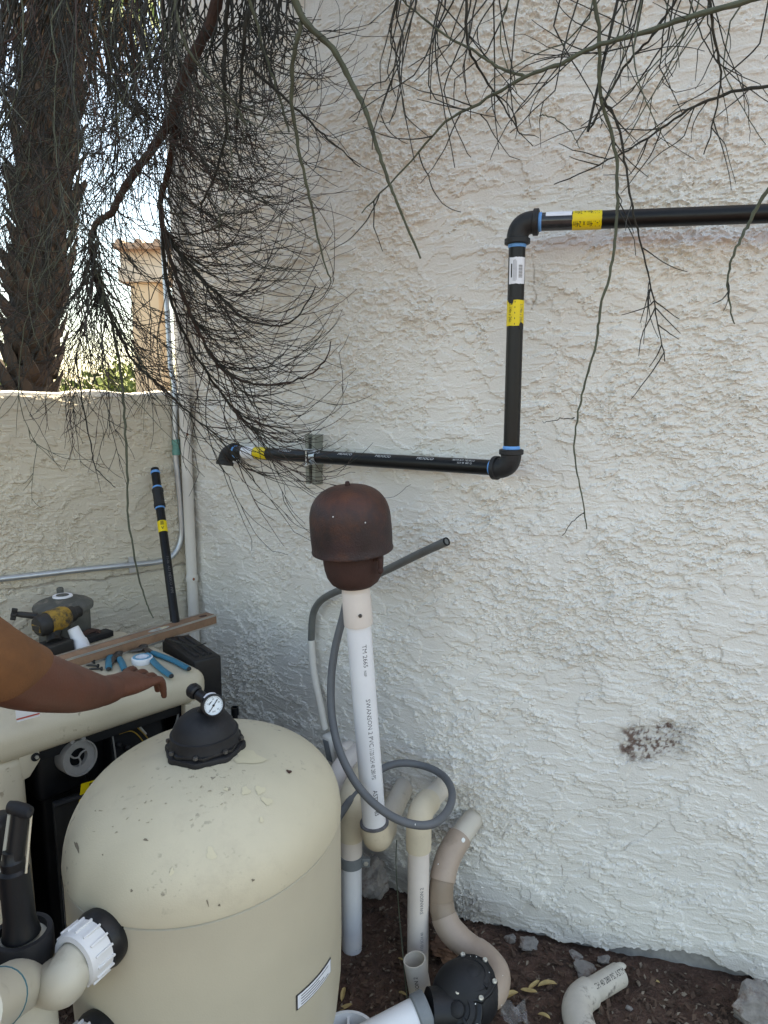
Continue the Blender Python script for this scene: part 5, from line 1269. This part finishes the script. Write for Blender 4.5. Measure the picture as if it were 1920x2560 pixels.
# ------------------------------------------------------------------ drooping desert tree
random.seed(5); rt = random.Random(77)
def tubes(lst, sides=4):
    Vs, Fs, off = [], [], 0
    for pts, rr in lst:
        P = np.array(pts, float); n = len(P); r = np.asarray(rr, float)
        Tn = np.gradient(P, axis=0); Tn /= np.linalg.norm(Tn, axis=1)[:,None]+1e-9
        h = np.where(np.abs(Tn[:,1:2]) < .9, np.array([[0,1.,0]]), np.array([[1.,0,0]]))
        u = np.cross(h, Tn); u /= np.linalg.norm(u, axis=1)[:,None]+1e-9; v = np.cross(Tn, u)
        a = np.arange(sides)*2*np.pi/sides
        ring = P[:,None]+(u[:,None]*np.cos(a)[None,:,None]+v[:,None]*np.sin(a)[None,:,None])*r[:,None,None]
        Vs.append(ring.reshape(-1, 3)); i = np.arange(n-1)[:,None]*sides; j = np.arange(sides)[None]; j2 = (j+1) % sides
        Fs.append((np.stack([i+j, i+j2, i+sides+j2, i+sides+j], -1)+off).reshape(-1, 4)); off += n*sides
    return np.concatenate(Vs), np.concatenate(Fs)
trunk_b = V(-3.1, 3.9, 0)
tree = thing('drooping_tree', 'bare drooping tree with dense dark hanging twigs over the walls', 'tree', trunk_b)
def w3(path): return [at(x, y, Y) for x, y, Y in path]
def jit(path, k=5, amp=2.0):
    sp_ = smooth_path([V(*q) for q in path], k)
    return [V(q.x+rt.gauss(0, amp), q.y+rt.gauss(0, amp), q.z) for q in sp_]
def grow(p, head, L, curl=0., wig=6., dY=0., step=13., kink=.08):
    x, y, Y = p; out = [(x, y, Y)]; h = head; n = max(3, int(L/step)); L0 = n*step
    for i_ in range(n):
        h += curl/n+rt.gauss(0, wig)*.6
        if rt.random() < kink: h += rt.gauss(0, 22)
        x += step*math.cos(math.radians(h)); y += step*math.sin(math.radians(h)); Y += dY/n+rt.gauss(0, .004); out.append((x, y, Y))
    return out, h
# bough joining everything above the frame to a trunk beyond the garden wall
bough = smooth_path([trunk_b, trunk_b+V(.15,-.05,1.4), V(-2.5,3.3,2.7), V(-1.6,2.5,3.25), V(-.7,1.95,3.3), V(.2,1.6,3.2), V(1.0,1.45,3.05), V(1.9,1.4,2.9)], 8)
MB().tube(bough, np.linspace(.13, .022, len(bough)), 14).build('trunk', 'bark', tree)
def nearest(p): return min(bough[20:], key=lambda q: (q-p).length)
def attach(path3):
    a_ = path3[0]; b_ = nearest(a_); m_ = a_.lerp(b_, .5)+V(rt.gauss(0,.03), rt.gauss(0,.03), .02); return smooth_path([b_, m_, a_], 5)[:-1]+path3
traced = [  # path (px, py, depth), start and end radius in px, material, hooked to the bough
 ([(560,-70,1.75),(525,60,1.78),(472,160,1.80),(445,240,1.82),(425,300,1.83),(388,362,1.85),(345,420,1.87),(300,490,1.88),(280,530,1.88),(240,560,1.9),(228,605,1.92),(236,670,1.94),(250,740,1.95)], 15, 5, 'bark', 1),
 ([(440,250,1.83),(436,330,1.86),(420,430,1.9),(402,500,1.92),(405,565,1.94)], 9, 6.5, 'bark', 0),
 ([(405,565,1.94),(440,620,1.96),(500,690,1.98),(560,750,2.0),(620,800,2.0),(690,815,2.02),(745,790,2.02),(790,715,2.0)], 5, 1.5, 'twig', 0),
 ([(405,565,1.94),(430,660,1.96),(470,770,1.98),(515,865,2.0),(565,930,2.02),(650,962,2.05),(745,950,2.06),(810,905,2.05),(828,850,2.04)], 5.5, 1.3, 'twig_red', 0),
 ([(405,565,1.94),(412,680,1.97),(446,800,2.0),(500,905,2.04),(555,985,2.08),(610,1050,2.1),(690,1110,2.12)], 5, 1.3, 'twig', 0),
 ([(250,740,1.95),(290,820,1.98),(335,905,2.0),(395,960,2.04),(470,1030,2.08),(560,1110,2.12),(650,1220,2.16)], 4.5, 1.2, 'twig', 0),
 ([(250,700,1.95),(275,790,1.95),(300,920,1.95),(312,1040,1.95),(318,1180,1.95),(322,1300,1.96),(345,1440,1.97),(365,1500,1.98),(382,1545,1.98)], 4.0, 1.6, 'twig_green', 0),
 ([(190,890,1.95),(205,1000,1.95),(225,1100,1.96),(240,1170,1.97),(290,1220,1.98)], 2.2, 1.0, 'twig', 0),
 ([(722,-40,1.60),(760,50,1.62),(832,122,1.64),(880,210,1.66),(912,272,1.66),(940,360,1.67),(966,440,1.68),(992,505,1.69),(1050,645,1.72)], 9.5, 2.6, 'twig_green', 1),
 ([(755,55,1.62),(738,120,1.64),(728,220,1.68),(740,330,1.72),(762,440,1.75),(785,540,1.78),(800,620,1.8),(828,706,1.82)], 6.5, 1.8, 'twig_green', 0),
 ([(612,-40,1.66),(650,90,1.70),(690,220,1.74),(722,330,1.76)], 5, 3, 'twig_green', 1),
 ([(622,165,1.72),(700,235,1.74),(770,300,1.76),(830,355,1.78),(898,416,1.8)], 4, 1.4, 'twig', 0),
 ([(430,-30,1.5),(455,90,1.52),(500,170,1.55),(570,240,1.58),(620,320,1.62)], 4.5, 2, 'twig_green', 1),
 ([(570,-30,1.72),(562,100,1.76),(560,230,1.8),(566,330,1.84),(540,430,1.88),(500,520,1.92)], 6, 2.5, 'twig', 1),
 ([(640,-30,1.7),(615,60,1.72),(610,120,1.74),(600,230,1.8),(590,330,1.84)], 7, 2.5, 'twig', 1),
 ([(1960,-20,1.34),(1780,26,1.40),(1650,68,1.45),(1500,112,1.50),(1400,160,1.53),(1312,192,1.55),(1200,258,1.6),(1115,306,1.63),(1010,420,1.68),(905,532,1.72)], 8, 1.6, 'twig_green', 1),
 ([(1312,192,1.55),(1240,165,1.55),(1180,125,1.55),(1110,85,1.55),(1040,30,1.54),(985,-20,1.52)], 4, 2, 'twig_green', 0),
 ([(1960,210,1.42),(1830,232,1.46),(1720,275,1.5),(1620,345,1.54),(1520,402,1.57),(1385,462,1.62)], 4.5, 1.3, 'twig', 1),
 ([(1480,-30,1.48),(1500,90,1.5),(1500,235,1.53),(1528,330,1.55),(1545,440,1.56),(1540,560,1.57),(1532,650,1.58),(1502,770,1.6),(1490,860,1.61),(1462,960,1.62),(1445,1040,1.63),(1436,1130,1.64),(1450,1215,1.65),(1468,1322,1.66)], 5.2, 1.5, 'twig_green', 1),
 ([(1500,240,1.53),(1540,300,1.54),(1562,400,1.55),(1580,520,1.56),(1600,600,1.58),(1630,720,1.60),(1645,810,1.61),(1662,905,1.62)], 3.6, 1.2, 'twig', 0),
 ([(1470,330,1.55),(1560,170,1.52),(1630,90,1.49),(1690,0,1.46),(1720,-30,1.45)], 3.5, 3, 'twig', 1),
 ([(1960,430,1.46),(1915,480,1.48),(1872,560,1.5),(1850,600,1.5),(1826,660,1.51),(1820,740,1.52),(1836,812,1.53)], 5.5, 1.6, 'twig_green', 1),
 ([(1166,-30,1.52),(1168,105,1.55),(1212,195,1.58),(1268,280,1.6),(1302,338,1.62)], 4.5, 1.5, 'twig', 1),
 ([(1770,-20,1.4),(1785,90,1.42),(1800,180,1.44),(1790,280,1.46),(1760,390,1.48)], 4, 1.4, 'twig', 1),
 ([(1450,700,1.6),(1436,960,1.62)], .4, .3, 'twig', 0),
 ([(1436,1045,1.63),(1400,1048,1.63),(1356,1056,1.64)], 1.6, .8, 'twig', 0),
 ([(1462,1280,1.66),(1430,1305,1.66),(1405,1342,1.66)], 1.4, .8, 'twig', 0),
 ([(1350,290,1.6),(1370,290,1.6),(1420,320,1.6),(1450,370,1.6)], 1.8, 1.0, 'twig_green', 0),
]
starts = []
for path, r0, r1_, m_, hook in traced:
    pj = jit(path, 6, .8 if r0 > 8 else 1.4); p3 = [at(q.x, q.y, q.z) for q in pj]
    rr = [pxm(p3[i_], r0+(r1_-r0)*i_/(len(p3)-1))*(1+.10*math.sin(i_*2.1)) for i_ in range(len(p3))]
    if hook:
        q3 = attach(p3); rr = [rr[0]*1.1]*(len(q3)-len(p3))+rr; p3 = q3
    if r0 > .5: MB().tube(p3, rr, 10 if r0 > 5 else 6).build('limb' if m_ == 'bark' else 'branch', m_, tree)
    starts.append([(q.x, q.y, q.z) for q in pj])
TW = {'twig': [], 'twig_red': [], 'twig_green': []}
CT = []
def put(path, r0, r1_, m_, hook=False):
    p3 = [at(*q) for q in path]
    if hook: p3 = attach(p3)
    n = len(p3)
    TW[m_].append(([tuple(q) for q in p3], [pxm(p3[i_], r0+(r1_-r0)*i_/(n-1)) for i_ in range(n)]))
def bush_out(path, h0, r0, lv, m_, n, lens, spread=38, curl=0.):
    for _ in range(n):
        i_ = rt.randint(int(len(path)*.12), len(path)-1); a_ = path[max(i_-1, 0)]; b_ = path[min(i_+1, len(path)-1)]
        hd = math.degrees(math.atan2(b_[1]-a_[1], b_[0]-a_[0]))+rt.choice((-1, 1))*rt.uniform(.5, 1.2)*spread
        L = rt.uniform(*lens); q, h_ = grow(path[i_], hd, L, curl=curl+rt.gauss(0, 30), wig=5, dY=rt.gauss(0, .06)); put(q, r0, max(.5, r0*.5), m_)
        if lv > 0: bush_out(q, hd, r0*.8, lv-1, m_, rt.randint(1, 3), (lens[0]*.4, lens[1]*.55), spread, curl*.6)
def pick(): return rt.choices(('twig', 'twig_red', 'twig_green'), (.70, .18, .12))[0]
# hanging curtain, upper left
for _ in range(250):
    x = rt.uniform(-90, 470); y = rt.uniform(-110, 60); Y = rt.uniform(1.45, 2.25)
    hd = rt.gauss(98 if x < 250 else 92, 15); L = rt.uniform(240, 620) if x > 230 else rt.uniform(420, 1050)
    m_ = pick(); q, h_ = grow((x, y, Y), hd, L, curl=rt.gauss(0, 26), dY=rt.gauss(0, .12)); put(q, rt.uniform(1.3, 2.9), .75, m_, True); CT.append(q)
    bush_out(q, hd, 1.2, 1, m_, rt.randint(2, 4), (90, 300), 15)
# sprays below, left of the big limb
CL = [c_ for c_ in CT if c_[-1][1] > 420 and c_[-1][0] < 330]
for _ in range(150):
    s_ = starts[0][-20:] if rt.random() < .4 else rt.choice(CL)[-22:]
    m_ = pick(); q, h_ = grow(rt.choice(s_), rt.gauss(94, 24), rt.uniform(160, 440), curl=rt.gauss(-8, 30), dY=rt.gauss(0, .1)); put(q, 1.6, .7, m_)
    bush_out(q, 0, 1.05, 1, m_, rt.randint(2, 4), (60, 220), 26)
# twigs sweeping right and curling up
for _ in range(210):
    s_ = rt.choice((starts[0][10:48], starts[1], starts[2][:20], starts[3][:30], starts[4][:30], starts[1], starts[13], starts[14])); p = rt.choice(s_)
    m_ = rt.choice(('twig', 'twig', 'twig_red')); L = rt.uniform(180, 470)
    q, h_ = grow(p, rt.gauss(72, 20), L, curl=rt.uniform(-135, -30), wig=3.5, dY=rt.gauss(.05, .07), kink=.04)
    if max(k_[0] for k_ in q) > 880: continue
    put(q, 1.35, .55, m_); bush_out(q, 0, .95, 0, m_, rt.randint(1, 3), (90, 240), 15, curl=-40)
for _ in range(75):
    p = rt.choice(rt.choice((starts[3][6:], starts[4][6:], starts[5][4:]))); m_ = rt.choice(('twig', 'twig_red'))
    if p[0] > 640: continue
    q, h_ = grow(p, rt.gauss(48, 20), rt.uniform(120, 300), curl=rt.uniform(-75, -5), wig=3.5, dY=rt.gauss(.03, .05), kink=.04)
    if max(k_[0] for k_ in q) > 850: continue
    put(q, 1.35, .55, m_); bush_out(q, 0, .95, 0, m_, 2, (60, 190), 16, curl=-35)
# straight droopers above the arcs
for _ in range(60):
    x = rt.uniform(430, 720); q, h_ = grow((x, rt.uniform(-80, 60), rt.uniform(1.7, 1.95)), rt.gauss(95, 8), rt.uniform(120, 420 if x < 620 else 260), curl=rt.gauss(0, 18)); put(q, 2.6, 1.0, 'twig', True); bush_out(q, 0, 1.6, 0, 'twig', 3, (50, 150), 26)
for s_, n in ((starts[9], 3), (starts[10], 5), (starts[11], 6), (starts[12], 6)): bush_out(s_, 0, 1.2, 0, 'twig', n, (60, 170), 30)
# upper right
for _ in range(24):
    x = rt.uniform(990, 1300); q, h_ = grow((x, rt.uniform(-60, 30), rt.uniform(1.5, 1.62)), rt.gauss(108, 8), rt.uniform(220, 430), curl=rt.gauss(-14, 12), wig=2.5); put(q, 2.5, 1.1, 'twig', True)
    if rt.random() < .5: bush_out(q, 0, 1.6, 0, 'twig', 1, (60, 160), 24)
for _ in range(26):
    x = rt.uniform(1280, 1930); q, h_ = grow((x, rt.uniform(-60, 120), rt.uniform(1.42, 1.6)), rt.gauss(98, 26), rt.uniform(150, 420), curl=rt.gauss(0, 20), wig=4); put(q, 2.6, 1.1, rt.choice(('twig', 'twig', 'twig_green')), True)
    bush_out(q, 0, 1.3, 0, 'twig', rt.randint(1, 2), (60, 170), 30)
for s_, n, ln in ((starts[15], 18, (100, 320)), (starts[17], 12, (60, 220)), (starts[18][6:34], 8, (60, 150)), (starts[19][14:], 14, (50, 150)), (starts[20], 6, (80, 260)), (starts[22], 4, (60, 150)), (starts[23], 6, (60, 200)), (starts[21], 2, (40, 90)), (starts[16], 6, (70, 200))):
    bush_out(s_, 0, 1.8, 0, 'twig', n, ln, 42)
for m_, lst in TW.items():
    vs, fs = tubes(lst, 4); o = mesh_np('twigs', vs, fs, m_, tree); tag(o, None, None, None, 'stuff')
